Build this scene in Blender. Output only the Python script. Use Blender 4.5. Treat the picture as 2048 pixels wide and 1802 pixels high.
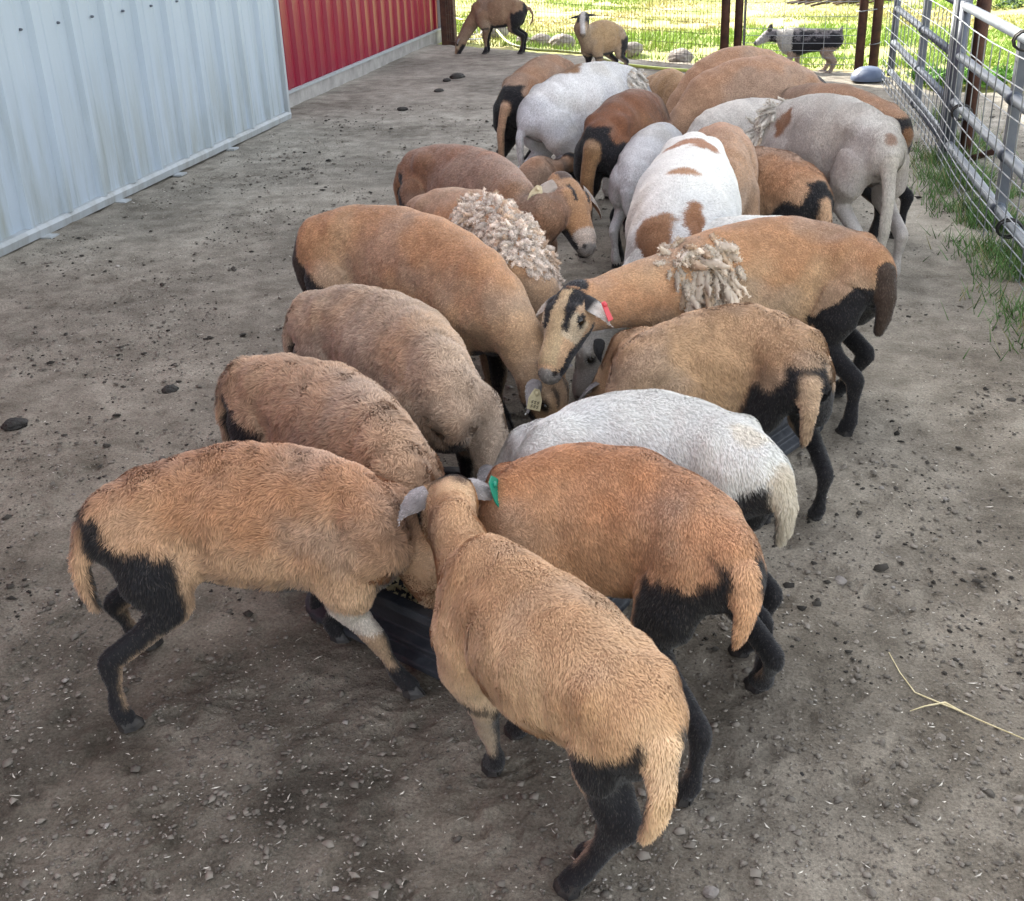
import bpy, math, random
import numpy as np
from mathutils import Matrix, Vector

for o in list(bpy.data.objects):
    bpy.data.objects.remove(o)
SC = bpy.context.scene
COL = SC.collection
RNG = np.random.default_rng(7)
random.seed(7)

# ------------------------------------------------------------------ camera
F_PX, CX, CY, CAM_H = 2320., 1024., 901., 1.6
_up = -np.array([186., -4936., -2320.]); _up /= np.linalg.norm(_up)
_yd = np.array([1515 - CX, -(-215 - CY), -F_PX]); _yd -= _yd.dot(_up) * _up; _yd /= np.linalg.norm(_yd)
_xd = np.cross(_yd, _up)
R = np.array([_xd, _yd, _up])          # camera axes -> place axes (y runs along the shed wall)


def W(px, py, z=0.):
    """surveyed point of the place: a photo pixel at a known height above the ground"""
    d = R @ np.array([px - CX, -(py - CY), -F_PX])
    t = (z - CAM_H) / d[2]
    return np.array([d[0] * t, d[1] * t, z])


cam = bpy.data.cameras.new('camera')
cam.sensor_width = 36; cam.lens = F_PX / 2048 * 36; cam.clip_end = 2000; cam.clip_start = .05
camo = bpy.data.objects.new('camera', cam); COL.objects.link(camo)
m = Matrix.Identity(4)
for i in range(3):
    for j in range(3):
        m[i][j] = R[i][j]
m[2][3] = CAM_H
camo.matrix_world = m
SC.camera = camo
SC.render.resolution_x = 1024; SC.render.resolution_y = 901

# ------------------------------------------------------------------ light
SUN_EL, SUN_AZ = math.radians(36), math.radians(-46)      # azimuth clockwise from +y
world = bpy.data.worlds.new('World'); SC.world = world; world.use_nodes = True
nt = world.node_tree; nt.nodes.clear()
sky = nt.nodes.new('ShaderNodeTexSky'); sky.sky_type = 'NISHITA'; sky.sun_disc = False
sky.sun_elevation = SUN_EL; sky.sun_rotation = SUN_AZ % (2 * math.pi)
sky.air_density = 1.0; sky.dust_density = 2.5; sky.ozone_density = .6
hsv = nt.nodes.new('ShaderNodeHueSaturation'); hsv.inputs['Saturation'].default_value = .27
bg = nt.nodes.new('ShaderNodeBackground'); bg.inputs['Strength'].default_value = .15
wo = nt.nodes.new('ShaderNodeOutputWorld')
nt.links.new(sky.outputs[0], hsv.inputs['Color']); nt.links.new(hsv.outputs[0], bg.inputs[0]); nt.links.new(bg.outputs[0], wo.inputs[0])
sl = bpy.data.lights.new('sun', 'SUN'); sl.energy = 3.3; sl.angle = math.radians(.5); sl.color = (1, .93, .8)
so = bpy.data.objects.new('sun', sl); COL.objects.link(so)
sd = Vector((math.sin(SUN_AZ) * math.cos(SUN_EL), math.cos(SUN_AZ) * math.cos(SUN_EL), math.sin(SUN_EL)))
so.rotation_euler = sd.to_track_quat('Z', 'Y').to_euler()
so.location = sd * 30
SC.view_settings.view_transform = 'Standard'; SC.view_settings.look = 'None'
SC.view_settings.gamma = 1; SC.view_settings.exposure = 2.28

# ------------------------------------------------------------------ helpers


def nrm(v):
    v = np.asarray(v, float)
    return v / (np.linalg.norm(v) + 1e-12)


def _h(ix, iy, iz, seed):
    n = (ix * 374761393 + iy * 668265263 + iz * 2147483647 + seed * 144269) & 0x7fffffff
    n = (n ^ (n >> 13)) * 1274126177 & 0x7fffffff
    n = n ^ (n >> 16)
    return (n & 0xffff) / 65535.


def noise(P, scale=1., seed=0):
    """value noise, 0..1, for (n,3) points"""
    p = np.asarray(P) / scale
    i = np.floor(p).astype(np.int64); f = p - i
    f = f * f * (3 - 2 * f)
    out = 0
    for dx in (0, 1):
        wx = f[:, 0] if dx else 1 - f[:, 0]
        for dy in (0, 1):
            wy = f[:, 1] if dy else 1 - f[:, 1]
            for dz in (0, 1):
                wz = f[:, 2] if dz else 1 - f[:, 2]
                out = out + wx * wy * wz * _h(i[:, 0] + dx, i[:, 1] + dy, i[:, 2] + dz, seed)
    return out


def fbm(P, scale, octv=4, seed=0, gain=.5):
    a, s, t = 1., 0., 0.
    for k in range(octv):
        t = t + a * noise(P, scale / 2 ** k, seed + k * 7); s += a; a *= gain
    return t / s


def tag(o, label=None, cat=None, group=None, kind=None):
    if label: o['label'] = label
    if cat: o['category'] = cat
    if group: o['group'] = group
    if kind: o['kind'] = kind
    return o


def empty(name, loc=(0, 0, 0)):
    o = bpy.data.objects.new(name, None); COL.objects.link(o); o.location = loc
    o.empty_display_size = .1
    return o


def link(name, me, mat=None, parent=None, loc=None):
    o = bpy.data.objects.new(name, me); COL.objects.link(o)
    if mat is not None and not me.materials: me.materials.append(mat)
    if parent is not None: o.parent = parent
    if loc is not None: o.location = loc
    return o


def mesh_np(name, V, quads=None, tris=None, col=None, smooth=True, normals=None, origin=None):
    """fast mesh from arrays"""
    V = np.asarray(V, np.float32)
    if origin is not None: V = V - np.asarray(origin, np.float32)
    nq = 0 if quads is None else len(quads); ntr = 0 if tris is None else len(tris)
    me = bpy.data.meshes.new(name)
    me.vertices.add(len(V)); me.vertices.foreach_set('co', V.ravel())
    loops = []
    if nq: loops.append(np.asarray(quads, np.int32).ravel())
    if ntr: loops.append(np.asarray(tris, np.int32).ravel())
    loops = np.concatenate(loops)
    me.loops.add(len(loops)); me.loops.foreach_set('vertex_index', loops)
    st = np.concatenate([np.arange(nq) * 4, nq * 4 + np.arange(ntr) * 3]).astype(np.int32)
    me.polygons.add(nq + ntr); me.polygons.foreach_set('loop_start', st)
    me.polygons.foreach_set('use_smooth', np.full(nq + ntr, smooth))
    me.update(calc_edges=True)
    if col is not None:
        c = np.ones((len(V), 4), np.float32); c[:, :3] = col
        a = me.color_attributes.new('coat', 'FLOAT_COLOR', 'POINT'); a.data.foreach_set('color', c.ravel())
    if normals is not None:
        me.normals_split_custom_set_from_vertices(np.asarray(normals, np.float32).tolist())
    return me


class MB:
    """collects simple shapes and builds them as one mesh"""

    def __init__(s): s.v = []; s.f = []

    def add(s, v, f):
        n = len(s.v); s.v += [tuple(map(float, p)) for p in v]; s.f += [tuple(i + n for i in q) for q in f]
        return s

    def box(s, a, b, bevel=0.0):
        x0, y0, z0 = a; x1, y1, z1 = b
        v = [(x0, y0, z0), (x1, y0, z0), (x1, y1, z0), (x0, y1, z0), (x0, y0, z1), (x1, y0, z1), (x1, y1, z1), (x0, y1, z1)]
        return s.add(v, [(0, 3, 2, 1), (4, 5, 6, 7), (0, 1, 5, 4), (1, 2, 6, 5), (2, 3, 7, 6), (3, 0, 4, 7)])

    def tube(s, pts, r, n=8, cap=True, flat=1.):
        pts = [np.array(p, float) for p in pts]
        rr = r if hasattr(r, '__len__') else [r] * len(pts)
        rings = []; ref = None
        for i, p in enumerate(pts):
            d = nrm(pts[min(i + 1, len(pts) - 1)] - pts[max(i - 1, 0)])
            if ref is None:
                ref = np.array([0, 0, 1.]) if abs(d[2]) < .9 else np.array([1., 0, 0])
            a = nrm(ref - ref.dot(d) * d); b = np.cross(d, a); ref = a
            rings.append([p + rr[i] * (math.cos(t) * a * flat + math.sin(t) * b) for t in [2 * math.pi * (k + .5) / n for k in range(n)]])
        v = [q for g in rings for q in g]; f = []
        for i in range(len(pts) - 1):
            for k in range(n):
                f.append((i * n + k, i * n + (k + 1) % n, (i + 1) * n + (k + 1) % n, (i + 1) * n + k))
        if cap:
            f.append(tuple(range(n))[::-1]); f.append(tuple((len(pts) - 1) * n + k for k in range(n)))
        return s.add(v, f)

    def build(s, name, mat, parent=None, smooth=False, origin=(0, 0, 0), bevel=0):
        me = bpy.data.meshes.new(name)
        o0 = np.array(origin)
        me.from_pydata([tuple(np.array(p) - o0) for p in s.v], [], s.f); me.update()
        if smooth:
            me.polygons.foreach_set('use_smooth', np.full(len(me.polygons), True))
        o = link(name, me, mat, parent)
        if bevel:
            b = o.modifiers.new('bevel', 'BEVEL'); b.width = bevel; b.segments = 2; b.limit_method = 'ANGLE'
        return o


def mat(name, col=(.5, .5, .5), rough=.6, metal=0., spec=.5):
    ma = bpy.data.materials.new(name); ma.use_nodes = True
    b = ma.node_tree.nodes['Principled BSDF']
    b.inputs['Base Color'].default_value = (*col, 1); b.inputs['Roughness'].default_value = rough
    b.inputs['Metallic'].default_value = metal; b.inputs['Specular IOR Level'].default_value = spec
    return ma, ma.node_tree, b


def N(nt, typ, **kw):
    n = nt.nodes.new(typ)
    for k, v in kw.items():
        if k in ('inp',):
            for a, b in v.items(): n.inputs[a].default_value = b
        else:
            setattr(n, k, v)
    return n


def varied(name, c1, c2, scale=5., rough=.6, metal=0., bump=.0, bscale=60., detail=6, spec=.4, stretch=None, r2=None):
    """procedural two-tone material with noise and bump in object space"""
    ma, t, b = mat(name, c1, rough, metal, spec)
    tc = N(t, 'ShaderNodeTexCoord'); mp = N(t, 'ShaderNodeMapping')
    if stretch: mp.inputs['Scale'].default_value = stretch
    t.links.new(tc.outputs['Object'], mp.inputs[0])
    n1 = N(t, 'ShaderNodeTexNoise', inp={'Scale': scale, 'Detail': detail, 'Roughness': .62})
    t.links.new(mp.outputs[0], n1.inputs['Vector'])
    cr = N(t, 'ShaderNodeValToRGB'); cr.color_ramp.elements[0].position = .32; cr.color_ramp.elements[1].position = .68
    cr.color_ramp.elements[0].color = (*c1, 1); cr.color_ramp.elements[1].color = (*c2, 1)
    t.links.new(n1.outputs['Fac'], cr.inputs[0]); t.links.new(cr.outputs[0], b.inputs['Base Color'])
    if r2 is not None:
        mr = N(t, 'ShaderNodeMapRange', inp={'To Min': rough, 'To Max': r2})
        t.links.new(n1.outputs['Fac'], mr.inputs[0]); t.links.new(mr.outputs[0], b.inputs['Roughness'])
    if bump:
        n2 = N(t, 'ShaderNodeTexNoise', inp={'Scale': bscale, 'Detail': 5})
        t.links.new(mp.outputs[0], n2.inputs['Vector'])
        bp = N(t, 'ShaderNodeBump', inp={'Strength': bump, 'Distance': .01})
        t.links.new(n2.outputs['Fac'], bp.inputs['Height']); t.links.new(bp.outputs[0], b.inputs['Normal'])
    return ma


def coat_mat(name, rough=.85, attr='coat', trans=0):
    ma, t, b = mat(name, (.5, .5, .5), rough, 0, .25)
    a = N(t, 'ShaderNodeAttribute', attribute_name=attr)
    t.links.new(a.outputs['Color'], b.inputs['Base Color'])
    if trans:
        b.inputs['Sheen Weight'].default_value = .15; b.inputs['Sheen Roughness'].default_value = .5
    return ma


M = {}
M['coat'] = coat_mat('sheep_coat', .8, trans=1)
M['hoof'] = varied('hoof_horn', (.018, .018, .02), (.06, .055, .05), 40, .55)
M['eye'] = mat('eye', (.012, .009, .006), .08)[0]
M['tag_green'] = varied('green_tag', (.0, .16, .10), (.01, .22, .14), 30, .4)
M['tag_cream'] = varied('cream_tag', (.62, .55, .36), (.42, .36, .22), 60, .5)
M['tag_red'] = mat('red_tag', (.6, .06, .07), .4)[0]
M['ink'] = mat('tag_ink', (.02, .02, .02), .6)[0]
M['steel'] = varied('galvanised_steel', (.07, .085, .11), (.125, .145, .175), 9, .45, .35, .05, 200, r2=.55)
M['steel_dark'] = varied('grey_gate_upright', (.085, .095, .12), (.14, .155, .185), 7, .5, .5, .05, 200)
M['wire'] = varied('galvanised_wire', (.17, .185, .205), (.30, .32, .345), 20, .45, .7)
M['wire_rust'] = varied('weathered_wire', (.05, .042, .035), (.13, .11, .09), 20, .6, .5)
M['post'] = varied('rusty_brown_post', (.032, .016, .013), (.10, .045, .03), 14, .7, .2, .3, 120)
M['concrete'] = varied('concrete_footing', (.22, .21, .2), (.36, .35, .33), 6, .9, 0, .4, 90)
M['rubber'] = varied('black_rubber', (.016, .019, .026), (.055, .06, .07), 12, .38, 0, .5, 25, r2=.6)
M['rock'] = varied('field_rock', (.14, .125, .115), (.30, .27, .24), 8, .85, 0, .6, 30)
M['hose'] = varied('green_hose', (.35, .45, .08), (.5, .58, .16), 6, .45)
M['pvc'] = mat('white_pipe', (.75, .75, .72), .4)[0]
M['dung'] = varied('dark_dung', (.012, .011, .010), (.03, .027, .022), 40, .8, 0, .8, 80)
M['stalk'] = varied('dry_stalk', (.5, .42, .22), (.68, .6, .38), 30, .7)
M['bark'] = varied('tree_bark', (.05, .035, .025), (.11, .08, .06), 10, .9, 0, .6, 20, stretch=(1, 1, .2))
M['needle'] = coat_mat('spruce_needles', .7)
M['leafy'] = coat_mat('grass_blades', .6)
for k in ('leafy',):
    b = M[k].node_tree.nodes['Principled BSDF']
    b.inputs['Subsurface Weight'].default_value = 0
M['blue'] = varied('blue_grey_plastic', (.08, .11, .18), (.12, .155, .23), 6, .5, 0, .1, 40)


def wall_mat(name, c1, c2, dirt, rough, spec=.5, dirt_h=.9):
    """painted sheet metal: streaky grime growing towards the foot, faint scratches"""
    ma, t, b = mat(name, c1, rough, 0, spec)
    tc = N(t, 'ShaderNodeTexCoord'); mp = N(t, 'ShaderNodeMapping'); mp.inputs['Scale'].default_value = (1, 1, .12)
    t.links.new(tc.outputs['Object'], mp.inputs[0])
    n1 = N(t, 'ShaderNodeTexNoise', inp={'Scale': 9., 'Detail': 8, 'Roughness': .65}); t.links.new(mp.outputs[0], n1.inputs['Vector'])
    n2 = N(t, 'ShaderNodeTexNoise', inp={'Scale': 1.7, 'Detail': 5}); t.links.new(tc.outputs['Object'], n2.inputs['Vector'])
    mx = N(t, 'ShaderNodeMix', data_type='RGBA'); mx.inputs[6].default_value = (*c1, 1); mx.inputs[7].default_value = (*c2, 1)
    t.links.new(n2.outputs['Fac'], mx.inputs[0])
    sx = N(t, 'ShaderNodeSeparateXYZ'); t.links.new(tc.outputs['Object'], sx.inputs[0])
    mr = N(t, 'ShaderNodeMapRange', inp={'From Min': .0, 'From Max': dirt_h, 'To Min': 1.0, 'To Max': .12}); t.links.new(sx.outputs['Z'], mr.inputs[0])
    r = N(t, 'ShaderNodeMapRange', inp={'From Min': .42, 'From Max': .68}); t.links.new(n1.outputs['Fac'], r.inputs[0])
    mu = N(t, 'ShaderNodeMath', operation='MULTIPLY'); t.links.new(mr.outputs[0], mu.inputs[0]); t.links.new(r.outputs[0], mu.inputs[1])
    mu2 = N(t, 'ShaderNodeMath', operation='MULTIPLY'); mu2.inputs[1].default_value = .85; t.links.new(mu.outputs[0], mu2.inputs[0])
    m2 = N(t, 'ShaderNodeMix', data_type='RGBA'); m2.inputs[7].default_value = (*dirt, 1)
    t.links.new(mx.outputs[2], m2.inputs[6]); t.links.new(mu2.outputs[0], m2.inputs[0]); t.links.new(m2.outputs[2], b.inputs['Base Color'])
    bp = N(t, 'ShaderNodeBump', inp={'Strength': .12, 'Distance': .01}); t.links.new(n2.outputs['Fac'], bp.inputs['Height'])
    t.links.new(bp.outputs[0], b.inputs['Normal'])
    mr2 = N(t, 'ShaderNodeMapRange', inp={'To Min': rough, 'To Max': rough + .25}); t.links.new(n1.outputs['Fac'], mr2.inputs[0])
    t.links.new(mr2.outputs[0], b.inputs['Roughness'])
    return ma


M['white_metal'] = wall_mat('white_painted_metal', (.31, .375, .44), (.385, .445, .50), (.22, .235, .19), .5)
M['red_metal'] = wall_mat('red_painted_metal', (.19, .004, .024), (.25, .007, .032), (.12, .015, .018), .20, .5, .3)
M['trim'] = wall_mat('white_trim', (.28, .31, .33), (.36, .39, .41), (.2, .2, .17), .5, .5, .2)
M['roof'] = varied('roof_metal', (.3, .3, .31), (.4, .4, .41), 3, .5, .3)


def ground_mat():
    ma, t, b = mat('dry_trampled_dirt', (.15, .13, .12), .95, 0, .15)
    tc = N(t, 'ShaderNodeTexCoord')
    def nz(s, d=6, r=.6):
        n = N(t, 'ShaderNodeTexNoise', inp={'Scale': s, 'Detail': d, 'Roughness': r}); t.links.new(tc.outputs['Object'], n.inputs['Vector']); return n
    big, mid, fine = nz(.9, 4), nz(7, 6), nz(140, 4, .7)
    cr = N(t, 'ShaderNodeValToRGB'); e = cr.color_ramp.elements
    e[0].position = .36; e[0].color = (.140, .119, .092, 1); e[1].position = .64; e[1].color = (.395, .352, .285, 1)
    ad = N(t, 'ShaderNodeMath', operation='MULTIPLY_ADD'); ad.inputs[1].default_value = .5
    s2 = N(t, 'ShaderNodeMath', operation='MULTIPLY'); s2.inputs[1].default_value = .5
    t.links.new(mid.outputs['Fac'], s2.inputs[0]); t.links.new(big.outputs['Fac'], ad.inputs[0]); t.links.new(s2.outputs[0], ad.inputs[2])
    t.links.new(ad.outputs[0], cr.inputs[0])
    fr = N(t, 'ShaderNodeMapRange', inp={'From Min': .3, 'From Max': .7, 'To Min': .62, 'To Max': 1.35}); t.links.new(fine.outputs['Fac'], fr.inputs[0])
    mm = N(t, 'ShaderNodeVectorMath', operation='SCALE'); t.links.new(cr.outputs[0], mm.inputs[0]); t.links.new(fr.outputs[0], mm.inputs['Scale'])
    at = N(t, 'ShaderNodeAttribute', attribute_name='coat')
    mk = N(t, 'ShaderNodeVectorMath', operation='MULTIPLY'); t.links.new(mm.outputs[0], mk.inputs[0]); t.links.new(at.outputs['Color'], mk.inputs[1])
    # tiny pale chips of feed and straw
    vo = N(t, 'ShaderNodeTexVoronoi', inp={'Scale': 45.}); t.links.new(tc.outputs['Object'], vo.inputs['Vector'])
    lt = N(t, 'ShaderNodeMath', operation='LESS_THAN'); lt.inputs[1].default_value = .085; t.links.new(vo.outputs['Distance'], lt.inputs[0])
    wn = N(t, 'ShaderNodeSeparateColor'); t.links.new(vo.outputs['Color'], wn.inputs[0])
    g = N(t, 'ShaderNodeMath', operation='GREATER_THAN'); g.inputs[1].default_value = .80; t.links.new(wn.outputs[0], g.inputs[0])
    mu = N(t, 'ShaderNodeMath', operation='MULTIPLY'); t.links.new(lt.outputs[0], mu.inputs[0]); t.links.new(g.outputs[0], mu.inputs[1])
    mx = N(t, 'ShaderNodeMix', data_type='RGBA'); mx.inputs[7].default_value = (.5, .47, .4, 1)
    t.links.new(mu.outputs[0], mx.inputs[0]); t.links.new(mk.outputs[0], mx.inputs[6]); t.links.new(mx.outputs[2], b.inputs['Base Color'])
    ns = nz(55, 8, .7)
    bp = N(t, 'ShaderNodeBump', inp={'Strength': 1., 'Distance': .016}); t.links.new(ns.outputs['Fac'], bp.inputs['Height'])
    t.links.new(bp.outputs[0], b.inputs['Normal'])
    return ma


M['dirt'] = ground_mat()
M['field'] = varied('field_soil_grass', (.22, .31, .06), (.42, .33, .17), .9, .95, 0, .5, 30)


# ------------------------------------------------------------------ large structure: ground, field, shed
def shade_line(x):      # where the yard's bare dirt ends and the field begins
    return np.interp(x, [-30, -4.4, -.3, 1.2, 1.6, 4, 30], [17.5, 15.7, 12.9, 12.3, 11.0, 10.6, 10.6])


def ground_h(x, y):
    P = np.stack([x, y, np.zeros_like(x)], 1)
    h = .030 * (fbm(P, .9, 3, 3) - .5) + .020 * (fbm(P, .16, 3, 11) - .5)
    near = np.clip(1.4 - y / 8, .3, 1)
    h += .016 * near * (fbm(P, .045, 3, 21, .6) - .5)
    return h


def build_ground():
    ys = [.35]
    while ys[-1] < 13.2: ys.append(ys[-1] + max(.006, .0042 * ys[-1]))
    while ys[-1] < 17.5: ys.append(ys[-1] + .12)
    ys = np.array(ys); xs = np.linspace(-4.6, 4.4, 820)
    X, Y = np.meshgrid(xs, ys); x = X.ravel(); y = Y.ravel()
    z = ground_h(x, y)
    P = np.stack([x, y, np.zeros_like(x)], 1)
    # hoof prints: paired dents with a crumbled rim
    pr = np.random.default_rng(77)
    Zg = z.reshape(len(ys), len(xs)); dx = xs[1] - xs[0]
    for _ in range(1100):
        py_ = .9 + 8.5 * pr.random() ** 1.7; px_ = pr.uniform(-1, 1) * (.6 + .55 * py_) - .05 * py_; a = pr.uniform(0, 6.28); r0 = pr.uniform(.016, .024)
        j0 = int((px_ - .07 - xs[0]) / dx); j1 = j0 + int(.14 / dx) + 1; i0, i1 = np.searchsorted(ys, [py_ - .07, py_ + .07])
        if j0 < 0 or j1 >= len(xs): continue
        gx, gy = X[i0:i1, j0:j1] - px_, Y[i0:i1, j0:j1] - py_; ca, sa = math.cos(a), math.sin(a)
        u_, v_ = gx * ca + gy * sa, -gx * sa + gy * ca
        for sg in (-1, 1):
            d_ = np.sqrt((u_ / (r0 * 1.7)) ** 2 + ((v_ - sg * r0 * .62) / (r0 * .62)) ** 2)
            Zg[i0:i1, j0:j1] += pr.uniform(.5, 1) * (-.011 * np.exp(-d_ ** 4) + .0035 * np.exp(-((d_ - 1.45) / .35) ** 2))
    z = Zg.ravel()
    # manure-dark, damp patches and the dusty pale parts
    dk = np.clip((fbm(P, .75, 4, 40) - .50) * 5, 0, 1)
    lowx = np.clip((2.6 - y) / 2.2, 0, 1)
    c = np.ones((len(x), 3))
    c *= (1 - (.26 + .26 * lowx) * dk)[:, None]
    for dx_, dy_, dr_, dd_ in ((-.95, 1.55, .22, .40), (-.72, 1.62, .18, .42), (-1.35, 1.75, .25, .30), (-1.0, 2.15, .35, .30), (-1.6, 2.3, .3, .28), (-.55, 1.35, .2, .3), (-1.75, 3.6, .35, .25), (-1.2, 3.3, .3, .25), (.45, 1.9, .25, .22), (-.2, 1.75, .35, .25), (.15, 1.2, .14, -.30), (.5, 1.15, .2, -.15)):
        q_ = np.sqrt((x - dx_) ** 2 + (y - dy_) ** 2) / dr_ + (fbm(P, .14, 3, 33) - .5) * 1.6      # damp soiled spots and one dusty pale one
        c *= (1 - dd_ * np.clip(1.25 - q_, 0, 1))[:, None]
    warm = np.clip((fbm(P, .5, 3, 50) - .55) * 5, 0, 1) * lowx
    c *= 1 - warm[:, None] * np.array([.10, .15, .17])
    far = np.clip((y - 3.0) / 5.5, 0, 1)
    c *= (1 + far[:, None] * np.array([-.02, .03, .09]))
    # sunken to let the field cover it past the fence
    z = z - np.clip((y - shade_line(x)) * .3, 0, .08)
    idx = np.arange(len(x)).reshape(len(ys), len(xs))
    q = np.stack([idx[:-1, :-1], idx[:-1, 1:], idx[1:, 1:], idx[1:, :-1]], -1).reshape(-1, 4)
    me = mesh_np('dirt_yard', np.stack([x, y, z], 1), q, col=c)
    tag(link('dirt_yard', me, M['dirt']), kind='structure')
    # the wide sheet around and below everything, out to the horizon
    xs = np.concatenate([np.linspace(-300, -40, 12), np.linspace(-35, 35, 71), np.linspace(40, 300, 12)])
    ys = np.concatenate([np.linspace(-200, -20, 10), np.linspace(-15, 60, 101), np.linspace(70, 400, 15)])
    X, Y = np.meshgrid(xs, ys); x = X.ravel(); y = Y.ravel()
    P = np.stack([x, y, 0 * x], 1)
    z = -.06 + .10 * (fbm(P, 4, 3, 5) - .5) * np.clip((y - shade_line(x)) / 4, 0, 1) + .05 * np.clip((y - shade_line(x)) / .6, 0, 1)
    z -= .10 * (y < shade_line(x) - .4)
    idx = np.arange(len(x)).reshape(len(ys), len(xs))
    q = np.stack([idx[:-1, :-1], idx[:-1, 1:], idx[1:, 1:], idx[1:, :-1]], -1).reshape(-1, 4)
    tag(link('ground', mesh_np('ground', np.stack([x, y, z], 1), q), M['field']), kind='structure')


build_ground()


def ribbed(x, y0, y1, z0, z1, pitch, rib_w, rib_d, minor=True, first=None):
    """trapezoid-rib sheet, profile along y, raised towards +x"""
    prof = [(y0, 0)]
    yy = first if first is not None else y0 + pitch / 2
    while yy < y1 - rib_w:
        if yy - rib_w > y0:
            prof += [(yy - rib_w / 2, 0), (yy - rib_w / 4, rib_d), (yy + rib_w / 4, rib_d), (yy + rib_w / 2, 0)]
            if minor:
                for k in (1, 2):
                    c = yy + pitch * k / 3
                    if c + .02 < y1: prof += [(c - .012, 0), (c - .005, .004), (c + .005, .004), (c + .012, 0)]
        yy += pitch
    prof.append((y1, 0))
    zs = np.linspace(z0, z1, 14)
    v = []; f = []
    for zi in zs:
        for py, d in prof: v.append((x + d + .004 * math.sin(py * 3.1 + zi * 2.3), py, zi))
    n = len(prof)
    for i in range(len(zs) - 1):
        for k in range(n - 1):
            f.append((i * n + k, i * n + k + 1, (i + 1) * n + k + 1, (i + 1) * n + k))
    return MB().add(v, f)


def build_shed():
    sh = empty('metal_shed', (-4.1, 9, 0))
    tag(sh, 'long metal shed at the left with red ribbed wall and white sliding door', 'shed')
    o0 = (-4.1, 9, 0)
    ribbed(-4.12, -9, 16.1, .14, 6.0, .305, .10, .032).build('red_wall', M['red_metal'], sh, origin=o0)
    MB().box((-4.3, -9, -.2), (-4.07, 16.12, .13)).build('footing', M['concrete'], sh, origin=o0, bevel=.01)
    b = MB().box((-4.095, 9.7, .128), (-4.055, 16.1, .15)); b.build('base_flashing', M['trim'], sh, origin=o0)
    MB().box((-4.15, 16.02, .1), (-4.04, 16.2, 6.0)).build('corner_trim', M['trim'], sh, origin=o0, bevel=.004)
    MB().box((-14.1, 16.0, -.1), (-4.16, 16.1, 6.05)).box((-14.1, -9.1, -.1), (-4.13, -9.0, 6.05)).box((-14.1, -9, -.1), (-14, 16, 6.05)).build('end_wall', M['red_metal'], sh, origin=o0)
    rf = MB().add([(-3.9, -9.4, 5.98), (-3.9, 16.5, 5.98), (-9.1, 16.5, 8.1), (-9.1, -9.4, 8.1), (-14.3, 16.5, 5.98), (-14.3, -9.4, 5.98),
                   (-3.9, -9.4, 5.9), (-3.9, 16.5, 5.9), (-9.1, 16.5, 8.0), (-9.1, -9.4, 8.0), (-14.3, 16.5, 5.9), (-14.3, -9.4, 5.9)],
                  [(0, 1, 2, 3), (3, 2, 4, 5), (6, 9, 8, 7), (9, 11, 10, 8), (0, 6, 7, 1), (4, 10, 11, 5), (1, 7, 8, 2), (2, 8, 10, 4), (0, 3, 9, 6), (3, 5, 11, 9)])
    rf.build('roof', M['roof'], sh, origin=o0)
    # sliding door, hung in front of the red wall
    dr = empty('sliding_door', (-3.9, 7, 0)); dr.parent = sh; dr.location = np.array((-3.9, 7, 0)) - np.array(o0)
    od = (-3.9, 7, 0)
    d = ribbed(-3.87, 5.17, 9.66, .07, 3.2, .395, .075, .034, first=5.32)
    d.build('door_panel', M['white_metal'], dr, origin=od)
    # bent bottom rail
    v = []; f = []
    prof = [(-3.9, .075), (-3.842, .072), (-3.828, .052), (-3.834, .010), (-3.9, .0)]
    ysr = np.linspace(5.16, 9.69, 40)
    for yy in ysr:
        w = .006 * math.sin(yy * 7) + .004 * math.sin(yy * 17)
        for px_, pz in prof: v.append((px_ + w, yy, pz + w * .5))
    n = len(prof)
    for i in range(len(ysr) - 1):
        for k in range(n - 1): f.append((i * n + k, (i + 1) * n + k, (i + 1) * n + k + 1, i * n + k + 1))
    f.append(tuple(range(n))); f.append(tuple((len(ysr) - 1) * n + k for k in range(n))[::-1])
    MB().add(v, f).build('bottom_rail', M['trim'], dr, origin=od)
    MB().box((-3.93, 9.655, .01), (-3.838, 9.70, 3.25)).build('door_edge', M['trim'], dr, origin=od, bevel=.004)
    MB().box((-3.93, 5.13, .0), (-3.845, 5.165, 3.25)).build('door_edge', M['trim'], dr, origin=od, bevel=.004)
    for i in range(12):
        yy = 5.245 + .379 * i
        MB().tube([(-3.867, yy, 1.085), (-3.858, yy, 1.085), (-3.85, yy, 1.085)], [.008, .008, .005], 8).build('screw', M['steel_dark'], dr, origin=od)
    for yy in (5.75, 6.6, 7.4, 8.3):
        MB().box((-3.835, yy, .0), (-3.77, yy + .09, .012)).build('guide_bracket', M['trim'], dr, origin=od)
    # weathered timber strip and foreground end of the wall
    return sh


build_shed()

# corner post beside the shed
pst = MB().box((-3.98, 15.62, -.1), (-3.80, 15.76, 2.3)); o = pst.build('corner_post', M['post'], bevel=.006)
tag(o, 'dark brown steel corner post beside the white shed trim', 'post')


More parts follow.
